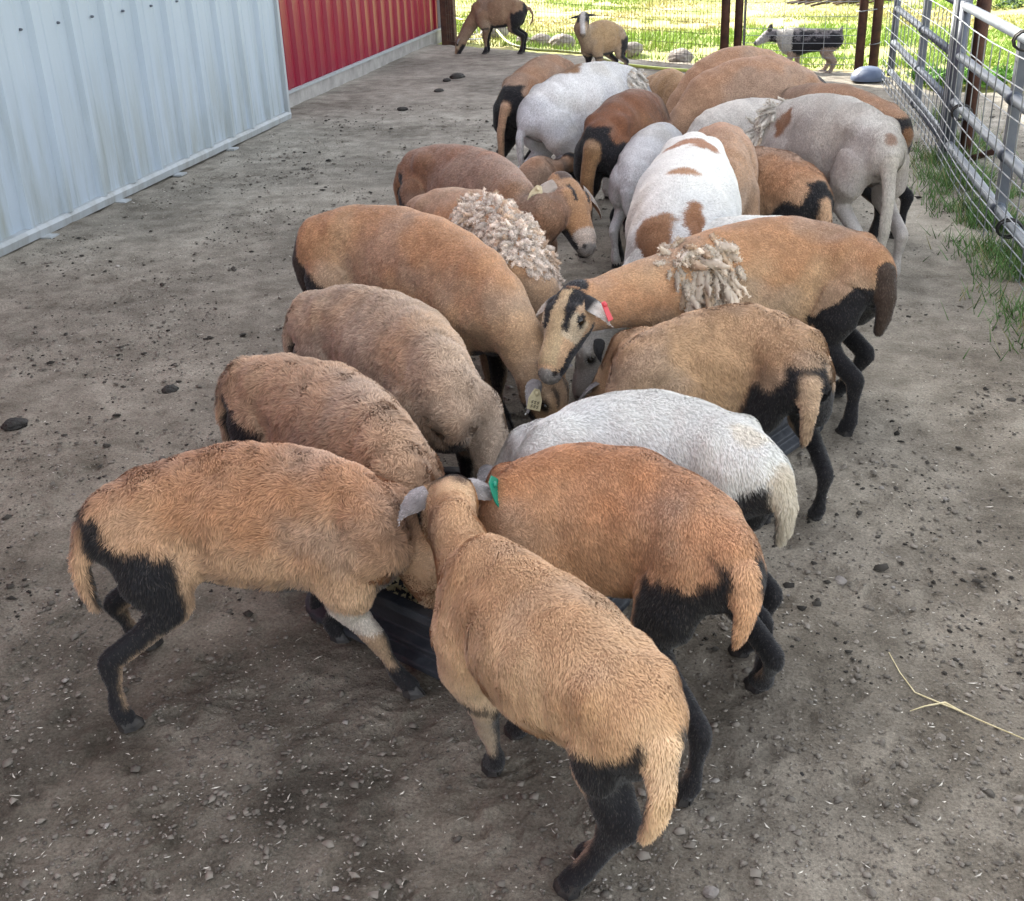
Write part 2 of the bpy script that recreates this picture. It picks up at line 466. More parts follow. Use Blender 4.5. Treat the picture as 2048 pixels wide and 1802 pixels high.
def wire_panel(mb, p0, p1, zs, dv, r, rv=None, sag=.004, seed=1, tilt=0):
    rnd = random.Random(seed)
    p0 = np.array(p0, float); p1 = np.array(p1, float); L = np.linalg.norm(p1 - p0); d = (p1 - p0) / L
    side = np.array([-d[1], d[0]])
    n = int(L / dv)
    ns = max(6, int(L / .6))
    def at(s, z):
        q = p0 + d * s + side * (.02 * math.sin(s * 1.3 + seed) + tilt * z)
        return (q[0], q[1], z + .006 * math.sin(s * 2.1 + seed))
    for z in zs:
        j = rnd.uniform(-sag, sag)
        mb.tube([at(L * k / ns, z + j) for k in range(ns + 1)], r, 5, False)
    for k in range(n + 1):
        s = k * dv + rnd.uniform(-sag, sag)
        mb.tube([at(min(s, L), z) for z in np.linspace(zs[0], zs[-1], 5)], rv or r, 5, False)
    return mb


def build_fences():
    # --- back fence, left run: welded mesh from the corner post to the middle posts
    f = empty('mesh_fence', (-2, 14, 0))
    tag(f, 'fine welded wire mesh fence in front of the bright field, left of the middle posts', 'fence')
    o0 = (-2, 14, 0)
    wire_panel(MB(), (-3.86, 15.45), (-.30, 12.45), [.04 + .105 * k for k in range(13)],   .052, .0022, .0022, seed=3).build('wire_mesh', M['wire_rust'], f, origin=o0)
    # middle pair of posts
    for k, (x, y, w, nme) in enumerate([(-.25, 12.40, .045, 'flaking brown steel post, the left one of the middle pair in the back fence'),
                                   (-.12, 12.43, .042, 'brown steel gate post, the right one of the middle pair in the back fence')]):
        o = MB().tube([(x, y, -.1), (x, y, 1.9)], w, 12).build('fence_post', M['post'], smooth=True)
        tag(o, nme, 'post', 'brown posts of the back fence')
    # --- back fence, right run
    g = empty('wire_gate', (.5, 12.3, 0)); o0 = (.5, 12.3, 0)
    tag(g, 'cattle panel gate with wide wire squares between the middle and right post pairs', 'gate')
    zs = [.03, .09, .15, .215, .285, .355, .425, .53, .66, .79, .92, 1.05, 1.2, 1.35]
    wire_panel(MB(), (-.06, 12.42), (1.00, 12.1), zs, .2, .0028, seed=5).build('wire_mesh', M['wire'], g, origin=o0)
    MB().tube([(-.06, 12.42, .02), (-.06, 12.42, 1.45)], .014, 8).build('end_bar', M['wire_rust'], g, origin=o0)
    for x, y, w, nme in [(1.035, 12.05, .043, 'brown steel post, the left one of the right pair, ringed with twisted wire'),
                    (1.165, 12.02, .045, 'brown steel post, the right one of the right pair, next to the grey steel gate')]:
        o = MB().tube([(x, y, -.1), (x, y, 1.9)], w, 12).build('fence_post', M['post'], smooth=True)
        tag(o, nme, 'post', 'brown posts of the back fence')
    tie = MB()
    for zz in (.60,):
        pts = [(1.1 + .125 * math.cos(a), 12.035 + .06 * math.sin(a), zz + .015 * math.cos(a) + .004 * math.sin(9 * a)) for a in np.linspace(0, 2 * math.pi, 25)]
        tie.tube(pts, .005, 5, False)
    tag(tie.build('wire_tie', M['wire'], smooth=True), 'twisted wire ring tying the right pair of brown posts together', 'wire')
    tie = MB()
    for zz in (.30,):
        pts = [(1.165 + .052 * math.cos(a), 12.02 + .052 * math.sin(a), zz + .01 * math.cos(a)) for a in np.linspace(0, 2 * math.pi, 15)]
        tie.tube(pts, .004, 5, False)
    tag(tie.build('wire_tie', M['wire'], smooth=True), 'loose wire loop low on the right brown post', 'wire')

    # --- steel gates on the right
    X = 1.27
    def gate(name, label, y0, y1, rails, ups, lowplate=None):
        t = empty(name, (X, (y0 + y1) / 2, 0)); oo = (X, (y0 + y1) / 2, 0); tag(t, label, 'gate')
        for z in rails:
            MB().tube([(X, y0, z), (X, y1, z)], .027, 14).build('rail', M['steel'], t, smooth=True, origin=oo)
        for yy in ups:
            MB().box((X - .012, yy - .036, rails[-1] - .02), (X + .034, yy + .036, rails[0] + .02)).build('upright', M['steel_dark'], t, origin=oo, bevel=.003)
            for z in rails[1:]:
                MB().tube([(X, yy - .048, z), (X, yy + .048, z)], .036, 14).build('collar', M['steel'], t, smooth=True, origin=oo)
        for yy in (y0, y1):
            MB().tube([(X, yy, rails[-1] - .04), (X, yy, rails[0] + .03)], .032, 12).build('end_pipe', M['steel_dark'], t, smooth=True, origin=oo)
        return t, oo
    t, oo = gate('steel_gate', 'near grey steel pipe gate cut by the right edge of the photo', 2.6, 7.86, [.955, .67, .40, .135], [6.18, 4.3])
    wire_panel(MB(), (X - .05, 2.7), (X - .05, 11.55), [-.0, .05, .10, .155, .215, .285, .37, .49, .63, .77, .90], .2, .0034, seed=9).build('wire_mesh', M['wire'], t, origin=oo)
    for yy, z in ((5.95, .955), (5.72, .135), (7.4, .40)):
        MB().tube([(X - .02 + .055 * math.cos(a), yy + .006 * a, z + .045 * math.sin(a)) for a in np.linspace(0, 4 * math.pi, 25)], .006, 5, False).build('tie', M['ink'], t, smooth=True, origin=oo)
    t2, oo = gate('steel_gate', 'far grey steel pipe gate between the wide grey post and the brown corner posts', 8.12, 11.45, [.955, .655, .37, .12], [9.62])
    MB().box((X - .02, 8.15, .10), (X + .004, 10.4, .18)).build('kick_plate', M['steel'], t2, origin=oo, bevel=.003)
    o = MB().box((X - .035, 7.93, -.1), (X + .05, 8.06, 1.9)).build('gate_post', M['steel_dark'], bevel=.006)
    tag(o, 'wide square grey steel post where the two pipe gates meet', 'post')
    o = MB().tube([(X + .13, 8.02, -.1), (X + .13, 8.02, 1.9)], .045, 12).build('gate_post', M['post'], smooth=True)
    tag(o, 'rough brown pipe post right behind the wide grey gate post', 'post')
    br = MB().tube([(X + .1, 7.9, .02), (X + .28, 7.6, .16)], .02, 8).build('brace', M['post'], o, smooth=True)


build_fences()

# ------------------------------------------------------------------ vegetation


def blades(P, h, w, lean, col, rng, tipc=1.25, up=(0, 0, 1), nseg=1):
    """n grass blades as single tapering triangles"""
    n = len(P)
    a = rng.uniform(0, 2 * np.pi, n)
    side = np.stack([np.cos(a), np.sin(a), np.zeros(n)], 1) * (w * .5)[:, None]
    b = rng.uniform(0, 2 * np.pi, n)
    l = lean * rng.uniform(.2, 1, n)
    tip = P + np.stack([np.cos(b) * l, np.sin(b) * l, np.ones(n)], 1) * h[:, None]
    V = np.stack([P - side, P + side, tip], 1).reshape(-1, 3)
    C = np.stack([col * .75, col * .75, col * tipc], 1).reshape(-1, 3)
    return V, C


def build_field():
    n = 300000
    u = RNG.random(n)
    y = 10.4 + 26 * u ** 1.5
    x = RNG.uniform(-1, 1, n) * (1.2 + .42 * y) - .25 * (y - 12) + .2
    x = np.clip(x, -16, 12)
    keep = (y > shade_line(x) + .25) & ~((x < -3.9) & (y < 16.4))
    x, y = x[keep], y[keep]
    P = np.stack([x, y, 0 * x], 1)
    den = fbm(P, 2.6, 3, 61)
    gap = (fbm(P, .5, 2, 66) < .36) | ((y < shade_line(x) + 1.0) & (RNG.random(len(x)) < .55))
    k = ~gap
    x, y, P, den = x[k], y[k], P[k], den[k]
    P[:, 2] = -.02
    dry = np.clip((den - .47) * 6, 0, 1)
    g = np.array([.24, .36, .06]); d = np.array([.42, .37, .15])
    c = g * (1 - dry)[:, None] + d * dry[:, None]
    c = c * RNG.uniform(.7, 1.3, len(x))[:, None]
    h = (.05 + .05 * (1 - dry)) * RNG.uniform(.6, 1.5, len(x)) * (.8 + .02 * y)
    V, C = blades(P, h * .6, .006 + .0007 * y, 1.1, c, RNG)
    me = mesh_np('meadow_grass', V, tris=np.arange(len(V)).reshape(-1, 3), col=C, smooth=False)
    o = link('meadow_grass', me, M['leafy']); tag(o, 'sunlit yellow green grass of the field behind the fence', 'grass', kind='stuff')
    # grass strip at the foot of the steel gates
    n = 19000
    y = 4.3 + 5.4 * RNG.random(n); x = 1.32 + np.abs(RNG.normal(0, .13, n)) * np.where(RNG.random(n) < .38, -1, 1)
    P = np.stack([x, y, 0 * x], 1)
    k = fbm(P, .32, 2, 71) > .47; P = P[k]; y = y[k]
    P[:, 2] = -.01
    c = np.array([.085, .165, .05]) * RNG.uniform(.6, 1.7, len(y))[:, None]; c[RNG.random(len(y)) < .15] = (.3, .28, .14)
    V, C = blades(P, RNG.uniform(.04, .14, len(y)), np.full(len(y), .007), 1.1, c, RNG)
    me = mesh_np('verge_grass', V, tris=np.arange(len(V)).reshape(-1, 3), col=C, smooth=False)
    tag(link('verge_grass', me, M['leafy']), 'shaded green grass tufts growing along the foot of the steel gates', 'grass', kind='stuff')
    # low leafy weeds beyond the gates
    n = 9000
    x = RNG.uniform(1.5, 4.6, n); y = shade_line(x) + .25 + np.abs(RNG.normal(0, .35, n))
    P = np.stack([x, y, 0 * x], 1); k = fbm(P, .3, 2, 81) > .42; P = P[k]
    P[:, 2] = RNG.uniform(0, .09, len(P))
    c = np.array([.10, .24, .03]) * RNG.uniform(.6, 1.5, len(P))[:, None]
    V, C = blades(P, RNG.uniform(.02, .06, len(P)), np.full(len(P), .03), 2.5, c, RNG)
    me = mesh_np('leafy_weeds', V, tris=np.arange(len(V)).reshape(-1, 3), col=C, smooth=False)
    tag(link('leafy_weeds', me, M['leafy']), 'bright leafy weeds along the edge of the field beyond the gates', 'weeds', kind='stuff')


build_field()


def spruce(x, y, r, h, label, seed):
    rng = np.random.default_rng(seed)
    t = empty('spruce_tree', (x, y, 0)); tag(t, label, 'tree', 'spruces at the field edge')
    MB().tube([(x, y, -.2), (x, y, h * .5), (x, y, h)], [.22, .13, .02], 10).build('trunk', M['bark'], t, smooth=True, origin=(x, y, 0))
    Vs = []; Cs = []
    for k in range(int(h * 13)):
        z = .25 + (h - .4) * rng.random() ** 1.15
        L = r * (1 - z / h) * rng.uniform(.75, 1.1) + .1; a = rng.uniform(0, 2 * np.pi)
        dr = np.array([math.cos(a), math.sin(a), -.16]); base = np.array([x, y, z])
        if k % 3 == 0: br = MB(); br.tube([base, base + dr * L * .6, base + dr * L * .95 + (0, 0, .05)], [.025, .015, .005], 5, False); br.build('limb', M['bark'], t, smooth=True, origin=(x, y, 0))
        m_ = int(170 * L)
        s = rng.random(m_) ** .7 * L
        sd_ = np.cross(dr, (0, 0, 1)); wd = (1.1 - s / L) * .4 * (L / 2) + .05
        lat = rng.uniform(-1, 1, m_) * wd
        P = base + dr * s[:, None] + sd_ * lat[:, None] + np.array([0, 0, 1.]) * (.03 * rng.normal(0, 1, m_) - .12 * np.abs(lat) - .04 * rng.random(m_))[:, None]
        d = dr * .5 + sd_ * np.sign(lat)[:, None] * .5 + rng.normal(0, .35, (m_, 3)); d /= np.linalg.norm(d, axis=1)[:, None]
        l = rng.uniform(.05, .12, m_)[:, None]
        sw = np.cross(d, rng.normal(0, 1, (m_, 3))); sw /= np.linalg.norm(sw, axis=1)[:, None]; sw *= .016
        Vs.append(np.stack([P - sw, P + sw, P + d * l], 1).reshape(-1, 3))
        c = np.array([.028, .055, .03]) * rng.uniform(.6, 1.7, m_)[:, None]
        Cs.append(np.repeat(c, 3, 0))
    V = np.concatenate(Vs); C = np.concatenate(Cs)
    me = mesh_np('crown', V, tris=np.arange(len(V)).reshape(-1, 3), col=C, smooth=False, origin=(x, y, 0))
    link('crown', me, M['needle'], t)


spruce(5.0, 20.8, 2.3, 7.0, 'dark spruce with low branches at the far right edge of the photo', 4)
spruce(2.6, 23.2, 1.7, 6.0, 'dark spruce standing left of and behind the other spruce', 5)


def rock(x, y, r, label, seed, zs=.7, z0=0., name='rock', m_=None, cat='rock', group=None):
    import bmesh
    rng = np.random.default_rng(seed)
    bm = bmesh.new(); bmesh.ops.create_icosphere(bm, subdivisions=3, radius=1)
    V = np.array([v.co[:] for v in bm.verts])
    n1 = fbm(V + seed * 3.1, .9, 3, seed)
    for i, v in enumerate(bm.verts):
        p = V[i] * (0.75 + .6 * n1[i]); p = np.round(p * 4.5) / 4.5 * .45 + p * .55
        v.co = (p[0] * r, p[1] * r * .85, p[2] * r * zs)
    me = bpy.data.meshes.new(name); bm.to_mesh(me); bm.free()
    o = link(name, me, m_ or M['rock'], loc=(x, y, z0 + r * zs * .35)); o.rotation_euler = (0, 0, rng.uniform(0, 6))
    tag(o, label, cat, group)
    return o


for i, (px, py, r, lb) in enumerate([
        (1360, 128, .10, 'pale angular rock on the fence line left of the middle posts'),
        (1262, 112, .09, 'flat grey rock at the fence just right of the standing sheep'),
        (1122, 96, .11, 'low pale rock at the fence just left of the standing sheep'),
        (1078, 92, .09, 'grey rock under the fence right of the grazing sheep'),
        (1043, 90, .07, 'small dark rock behind the hind hoof of the grazing sheep'),
        (985, 78, .13, 'broad pale rock behind the legs of the grazing sheep')]):
    p = W(px, py - 4)
    rock(p[0], p[1] + .12, r * 1.5, lb, 31 + i, .6, group='rocks along the back fence')
# blue-grey upturned bowl by the right posts
bw = MB(); ringn = 28; v = []; f = []
bc = W(1735, 164); prof = [(.155, 0), (.16, .02), (.15, .05), (.125, .085), (.085, .11), (.04, .12), (.0, .122)]
for r_, z_ in prof:
    for k in range(ringn): v.append((bc[0] + r_ * math.cos(2 * math.pi * k / ringn), bc[1] + r_ * math.sin(2 * math.pi * k / ringn), z_ + .02))
for i in range(len(prof) - 1):
    for k in range(ringn): f.append((i * ringn + k, i * ringn + (k + 1) % ringn, (i + 1) * ringn + (k + 1) % ringn, (i + 1) * ringn + k))
o = MB().add(v, f).build('bucket', M['blue'], smooth=True); tag(o, 'blue grey rounded bucket turned over at the foot of the right brown posts', 'bucket')
# hose along the fence
hp = [(905, 56), (925, 60), (960, 58), (985, 68), (1010, 85), (1035, 96), (1070, 102), (1120, 105), (1180, 112), (1240, 130), (1300, 138), (1360, 143), (1440, 149)]
hp = [W(a, b, .03) + np.array([.0, .12, 0]) for a, b in hp]
hp[0][2] = .16; hp[1][2] = .15; hp[2][2] = .14; hp[3][2] = .10
sm = []
for i in range(len(hp) - 1):
    p0, p1, p2, p3 = hp[max(i - 1, 0)], hp[i], hp[i + 1], hp[min(i + 2, len(hp) - 1)]
    for t in np.linspace(0, 1, 6, endpoint=False):
        sm.append(.5 * ((2 * p1) + (-p0 + p2) * t + (2 * p0 - 5 * p1 + 4 * p2 - p3) * t * t + (-p0 + 3 * p1 - 3 * p2 + p3) * t ** 3))
tag(MB().tube(sm, .017, 8).build('garden_hose', M['hose'], smooth=True), 'yellow green garden hose lying along the foot of the back fence', 'hose')
p = W(925, 84)
pv = MB()
pv.tube([p, p + (.02, 0, .22), p + (.16, .02, .24), p + (.2, .02, .1), p + (.08, 0, .08)], .012, 6).tube([p + (.0, .0, .03), p + (.25, .05, .03)], .014, 6)
tag(pv.build('pipe_fitting', M['pvc'], smooth=True), 'small frame of white plastic pipe on the ground by the corner post', 'pipe')
# fallen branch far out in the field
p = W(1650, 10)
bb = MB(); rr = random.Random(3)
for k in range(16):
    q = p + np.array([rr.uniform(-.6, .6), rr.uniform(-.4, .4), .02]); a = rr.uniform(-.5, .5)
    bb.tube([q, q + np.array([math.cos(a) * .4, math.sin(a) * .4, .08]), q + np.array([math.cos(a) * .8, math.sin(a) * .8 + .1, .03])], [.02, .014, .006], 5)
tag(bb.build('brushwood', M['bark'], smooth=True), 'dark heap of dead branches lying in the far field', 'branches')

# ------------------------------------------------------------------ trough(s)


def rounded_ring(cx, cy, a, b, rot, r, z, n=6):
    pts = []
    for (sx, sy, t0) in ((1, 1, 0), (-1, 1, 90), (-1, -1, 180), (1, -1, 270)):
        for k in range(n + 1):
            t = math.radians(t0 + 90 * k / n)
            pts.append((sx * (a - r) + r * math.cos(t), sy * (b - r) + r * math.sin(t)))
    c, s = math.cos(rot), math.sin(rot)
    return [(cx + c * x - s * y, cy + s * x + c * y, z) for x, y in pts]


def trough(cx, cy, a, b, rot, h, label):
    rings = [(0, 0, 0.02), (.0, .0, .035), (.028, .028, .045), (.02, .02, .065), (.045, .045, .08), (.02, .02, h - .03), (-.012, -.012, h - .025), (-.012, -.012, h), (.02, .02, h), (.05, .05, .06), (.12, .12, .05)]
    v = []; f = []
    for da, db, z in rings: v += rounded_ring(cx, cy, a - da, b - db, rot, .12 - da * .5, z)
    n = len(v) // len(rings)
    for i in range(len(rings) - 1):
        for k in range(n): f.append((i * n + k, i * n + (k + 1) % n, (i + 1) * n + (k + 1) % n, (i + 1) * n + k))
    f.append(tuple((len(rings) - 1) * n + k for k in range(n)))
    t = empty('feed_trough', (cx, cy, 0)); tag(t, label, 'trough', 'black rubber feed troughs')
    MB().add(v, f).build('tub', M['rubber'], t, smooth=False, origin=(cx, cy, 0), bevel=.004)
    # feed in the bottom
    rng = np.random.default_rng(5); m_ = 900
    P = np.stack([rng.uniform(-1, 1, m_) * (a - .14), rng.uniform(-1, 1, m_) * (b - .14)], 1)
    c, s = math.cos(rot), math.sin(rot)
    P = np.stack([c * P[:, 0] - s * P[:, 1], s * P[:, 0] + c * P[:, 1], np.full(m_, .06)], 1)
    tet = np.array([[1, 1, 1], [-1, -1, 1], [-1, 1, -1], [1, -1, -1]]) * .004
    V = (P[:, None] + tet[None] * rng.uniform(.6, 1.6, (m_, 1, 3))).reshape(-1, 3)
    T = (np.arange(m_)[:, None, None] * 4 + np.array([[0, 1, 2], [0, 3, 1], [0, 2, 3], [1, 3, 2]])[None]).reshape(-1, 3)
    fd = link('feed', mesh_np('feed', V, tris=T, smooth=False), M['stalk'], t); fd['kind'] = 'stuff'
    return t


trough(-.63, 2.42, .35, .30, math.radians(-28), .19, 'black rubber feed trough between the two front sheep')
trough(-.10, 3.42, .42, .27, math.radians(60), .17, 'black feed trough in the middle, under the lowered head with the cream ear tag')

# ------------------------------------------------------------------ loose things on the dirt


def scatter_ground():
    rng = np.random.default_rng(12)
    n = 85000
    y = .9 + 9.5 * rng.random(n) ** 2.0; x = -.05 * y + rng.uniform(-1, 1, n) * (.55 + .55 * y)
    k = (x > -3.75) & (x < 3.2); x, y = x[k], y[k]
    P = np.stack([x, y, 0 * x], 1)
    den = fbm(P, .45, 3, 90)
    k = rng.random(len(x)) < np.clip((den - .33) * 3.4, .05, 1); x, y, P = x[k], y[k], P[k]
    n = len(x)
    size = .0015 + .0030 * rng.random(n) ** 2 + .007 * rng.random(n) ** 12
    size *= 1 + y * .12
    P[:, 2] = ground_h(x, y) + size * .25
    dk = (rng.random(n) < .16) & (y > 2.2); size[dk] *= 1.3
    base = np.array([[1, 0, 0], [0, 1, 0], [-1, 0, 0], [0, -1, 0], [.62, .62, .45], [-.62, .62, .45], [-.62, -.62, .45], [.62, -.62, .45], [0, 0, .85]])
    T0 = np.array([[0, 1, 4], [1, 2, 5], [2, 3, 6], [3, 0, 7], [4, 1, 5], [5, 2, 6], [6, 3, 7], [7, 0, 4], [4, 5, 8], [5, 6, 8], [6, 7, 8], [7, 4, 8]])
    V = base[None] * rng.uniform(.45, 1.35, (n, 9, 1)) * size[:, None, None] * np.array([1, 1, .7]) * rng.uniform(.6, 1.2, (n, 1, 3))
    a = rng.uniform(0, 6.28, n); c, s = np.cos(a)[:, None], np.sin(a)[:, None]
    V = np.stack([V[..., 0] * c - V[..., 1] * s, V[..., 0] * s + V[..., 1] * c, V[..., 2]], -1) + P[:, None]
    T = (np.arange(n)[:, None, None] * 9 + T0[None]).reshape(-1, 3)
    c = np.array([.20, .178, .15]) * rng.uniform(.45, 1.2, n)[:, None]
    grey = rng.random(n) < .025; c[grey] = np.array([.27, .25, .225]) * rng.uniform(.8, 1.2, grey.sum())[:, None]
    c = c * (1 + np.clip((y - 3) / 6, 0, 1)[:, None] * .25)
    c[dk] *= .22
    me = mesh_np('dirt_clods', V.reshape(-1, 3), tris=T, col=np.repeat(c, 9, 0), smooth=True)
    tag(link('dirt_clods', me, coat_mat('clods', .95)), 'small clods and pebbles scattered over the trampled dirt', 'clods', kind='stuff')
    # pale chips of feed and straw
    n = 6500
    y = .95 + 7 * rng.random(n) ** 2.1; x = -.05 * y + rng.uniform(-1, 1, n) * (.55 + .5 * y)
    k = (x > -3.7) & (x < 2.6); x, y = x[k], y[k]; n = len(x)
    P = np.stack([x, y, ground_h(x, y) + .004], 1)
    L = .0015 + .002 * rng.random(n) + .008 * rng.random(n) ** 8; Wd = .0012 + .0012 * rng.random(n)
    L *= 1 + .10 * y; Wd *= 1 + .10 * y
    a = rng.uniform(0, 6.28, n); d = np.stack([np.cos(a), np.sin(a), rng.uniform(-.1, .35, n)], 1) * L[:, None]
    s = np.stack([-np.sin(a), np.cos(a), 0 * a], 1) * Wd[:, None]; u = np.array([0, 0, .0012])
    V = np.stack([P - d - s, P - d * .2 + s, P + d + s * .3, P + u + s * 0], 1)
    T = (np.arange(n)[:, None, None] * 4 + np.array([[0, 2, 1], [0, 3, 2], [1, 2, 3], [0, 1, 3]])[None]).reshape(-1, 3)
    c = np.array([.62, .58, .5]) * rng.uniform(.55, 1.15, n)[:, None]
    me = mesh_np('straw_chips', V.reshape(-1, 3), tris=T, col=np.repeat(c, 4, 0), smooth=False)
    tag(link('straw_chips', me, coat_mat('chips', .8)), 'pale chips of feed and straw strewn on the dirt', 'straw', kind='stuff')


scatter_ground()

for i, (px, py, r, lb, mt) in enumerate([
        (1680, 1164, .016, 'single pale grey stone on the dirt right of the black hind legs', 'rock'),
        (1420, 1787, .014, 'flat grey stone at the bottom edge of the photo', 'rock'),
        (1600, 1783, .009, 'small grey stone at the bottom edge right of the flat stone', 'rock'),
        (30, 853, .045, 'dark crumbly dung pile near the left edge', 'dung'),
        (340, 782, .035, 'brown leaf-like dung flake left of the woolly sheep', 'dung'),
        (878, 184, .055, 'round dark dung lump nearest to the camera by the red wall', 'dung'),
        (915, 156, .085, 'flat black dung streak below the grazing sheep', 'dung'),
        (894, 162, .045, 'small black dung lump just left of the dung streak', 'dung'),
        (805, 220, .045, 'dark dung lump out in the dirt between the red wall and the herd', 'dung'),
        (1605, 1552, .011, 'round black dung pellet in the lower right dirt', 'dung')]):
    p = W(px, py)
    rock(p[0], p[1], r, lb, 51 + i, .45 if mt == 'dung' else .7, 0, 'stone' if mt == 'rock' else 'dung', M[mt], 'stone' if mt == 'rock' else 'dung')
sp = [W(a, b, .012) for a, b in [(1778, 1305), (1800, 1345), (1830, 1385), (1870, 1402), (1915, 1420), (1970, 1445), (2060, 1483), (2100, 1500)]]
tag(MB().tube(sp, [.0011, .0013, .0016, .0019, .0019, .0016, .0013, .0013], 6).tube([W(1925, 1424, .012), W(1890, 1405, .014), W(1850, 1412, .012), W(1820, 1422, .01)], [.002, .0024, .0016, .001], 5)
    .build('straw_stalk', M['stalk'], smooth=True), 'long pale dry stalk lying on the dirt at the right edge', 'stalk')

POSES = {   # neck middle and poll relative to the withers, nose relative to the poll: forward, right, up
    'down': ((.15, 0, -.13), (.24, 0, -.30), (.07, 0, -.22)),
    'graze': ((.14, 0, -.16), (.27, 0, -.37), (.06, 0, -.21)),
    'k': ((.11, .02, .0), (.24, .03, .03), (.15, .05, -.17)),
    'up': ((.09, 0, .10), (.12, -.02, .23), (.12, 0, -.17)),
    'look': ((.10, -.01, .06), (.13, -.05, .15), (.085, -.085, -.14)),
    'lamb': ((.05, .05, .0), (.08, .13, .02), (.06, .10, -.10)),
    'q': ((.09, 0, -.04), (.15, .01, -.07), (.10, .05, -.19)),
}


def resolve(T, Wt, hgt, Mm=None, N_=None, P=None, O=None, L=None, az=None, pose='down', bend=0., tz=None):
    """all body landmarks in metres"""
    T = np.array(W(*T)); s = hgt / .58
    if L is not None:
        zw = (.97 if pose in ('k', 'up', 'lamb') else .93) * hgt
        if az is None:
            q = np.array(W(Wt[0], Wt[1], zw)); d = (q - T)[:2]; d = d / np.linalg.norm(d)
        else: d = np.array([math.cos(math.radians(az)), math.sin(math.radians(az))])
        Wp = np.array([*(T[:2] + d * L), zw])
        Mp = np.array([*(T[:2] + d * L * .5 + np.array([d[1], -d[0]]) * bend), hgt])
        if Mm is not None and len(Mm) == 3 and False: pass
    else:
        Wp = np.array(W(*Wt)); Mp = np.array(W(*Mm)); d = (Wp - T)[:2]; d = d / np.linalg.norm(d)
    rt = np.array([d[1], -d[0], 0]); f = np.array([d[0], d[1], 0]); up = np.array([0, 0, 1.])
    def rel(base, r, k): return base + (f * r[0] + rt * r[1] + up * r[2]) * k
    ps = POSES[pose]
    ks = s ** .8
    def get(v, base, dflt, k):
        if v is None: return rel(base, dflt, k)
        if v[0] == 'r': return rel(base, v[1:], 1.)
        return np.array(W(*v))
    Np = get(N_, Wp, ps[0], ks); Pp = get(P, Wp, ps[1], ks); Op = get(O, Pp, ps[2], min(ks, 1.1))
    return T, Mp, Wp, Np, Pp, Op

# ------------------------------------------------------------------ sheep
UPZ = np.array([0, 0, 1.])


class Chain:
    def __init__(s, C, S, w, h):
        s.C = np.array(C, float); s.w = np.array(w, float); s.h = np.array(h, float)
        n = len(s.C); s.S = np.array(S, float) if np.ndim(S) == 2 else np.repeat([S], n, 0).astype(float)
        s.seg = []
        for i in range(n - 1):
            a = nrm(s.C[i + 1] - s.C[i]); sd_ = nrm(s.S[i] + s.S[i + 1]); sd_ = nrm(sd_ - sd_.dot(a) * a)
            s.seg.append((a, sd_, np.cross(sd_, a)))
        L = np.linalg.norm(s.C[1:] - s.C[:-1], axis=1); s.cum = np.concatenate([[0], np.cumsum(L)]); s.L = L

    def dist(s, P):
        best = np.full(len(P), 1e9); bt = np.zeros(len(P)); bs = np.zeros(len(P)); bv = np.zeros(len(P))
        for i, (a, sd_, v) in enumerate(s.seg):
            r = P - s.C[i]; t = np.clip((r @ a) / s.L[i], 0, 1)
            r = r - (t * s.L[i])[:, None] * a
            w = s.w[i] + t * (s.w[i + 1] - s.w[i]); h = s.h[i] + t * (s.h[i + 1] - s.h[i]); m = np.minimum(w, h)
            rs, rv, ra = r @ sd_, r @ v, r @ a
            d = (np.sqrt((rs / w) ** 2 + (rv / h) ** 2 + (ra / m) ** 2) - 1) * m
            k = d < best
            best[k] = d[k]; bt[k] = (s.cum[i] + t * s.L[i])[k]; bs[k] = (rs / w)[k]; bv[k] = (rv / h)[k]
        return best, bt / s.cum[-1], bs, bv

    def bbox(s):
        r = np.maximum(s.w, s.h)[:, None]
        return (s.C - r).min(0), (s.C + r).max(0)


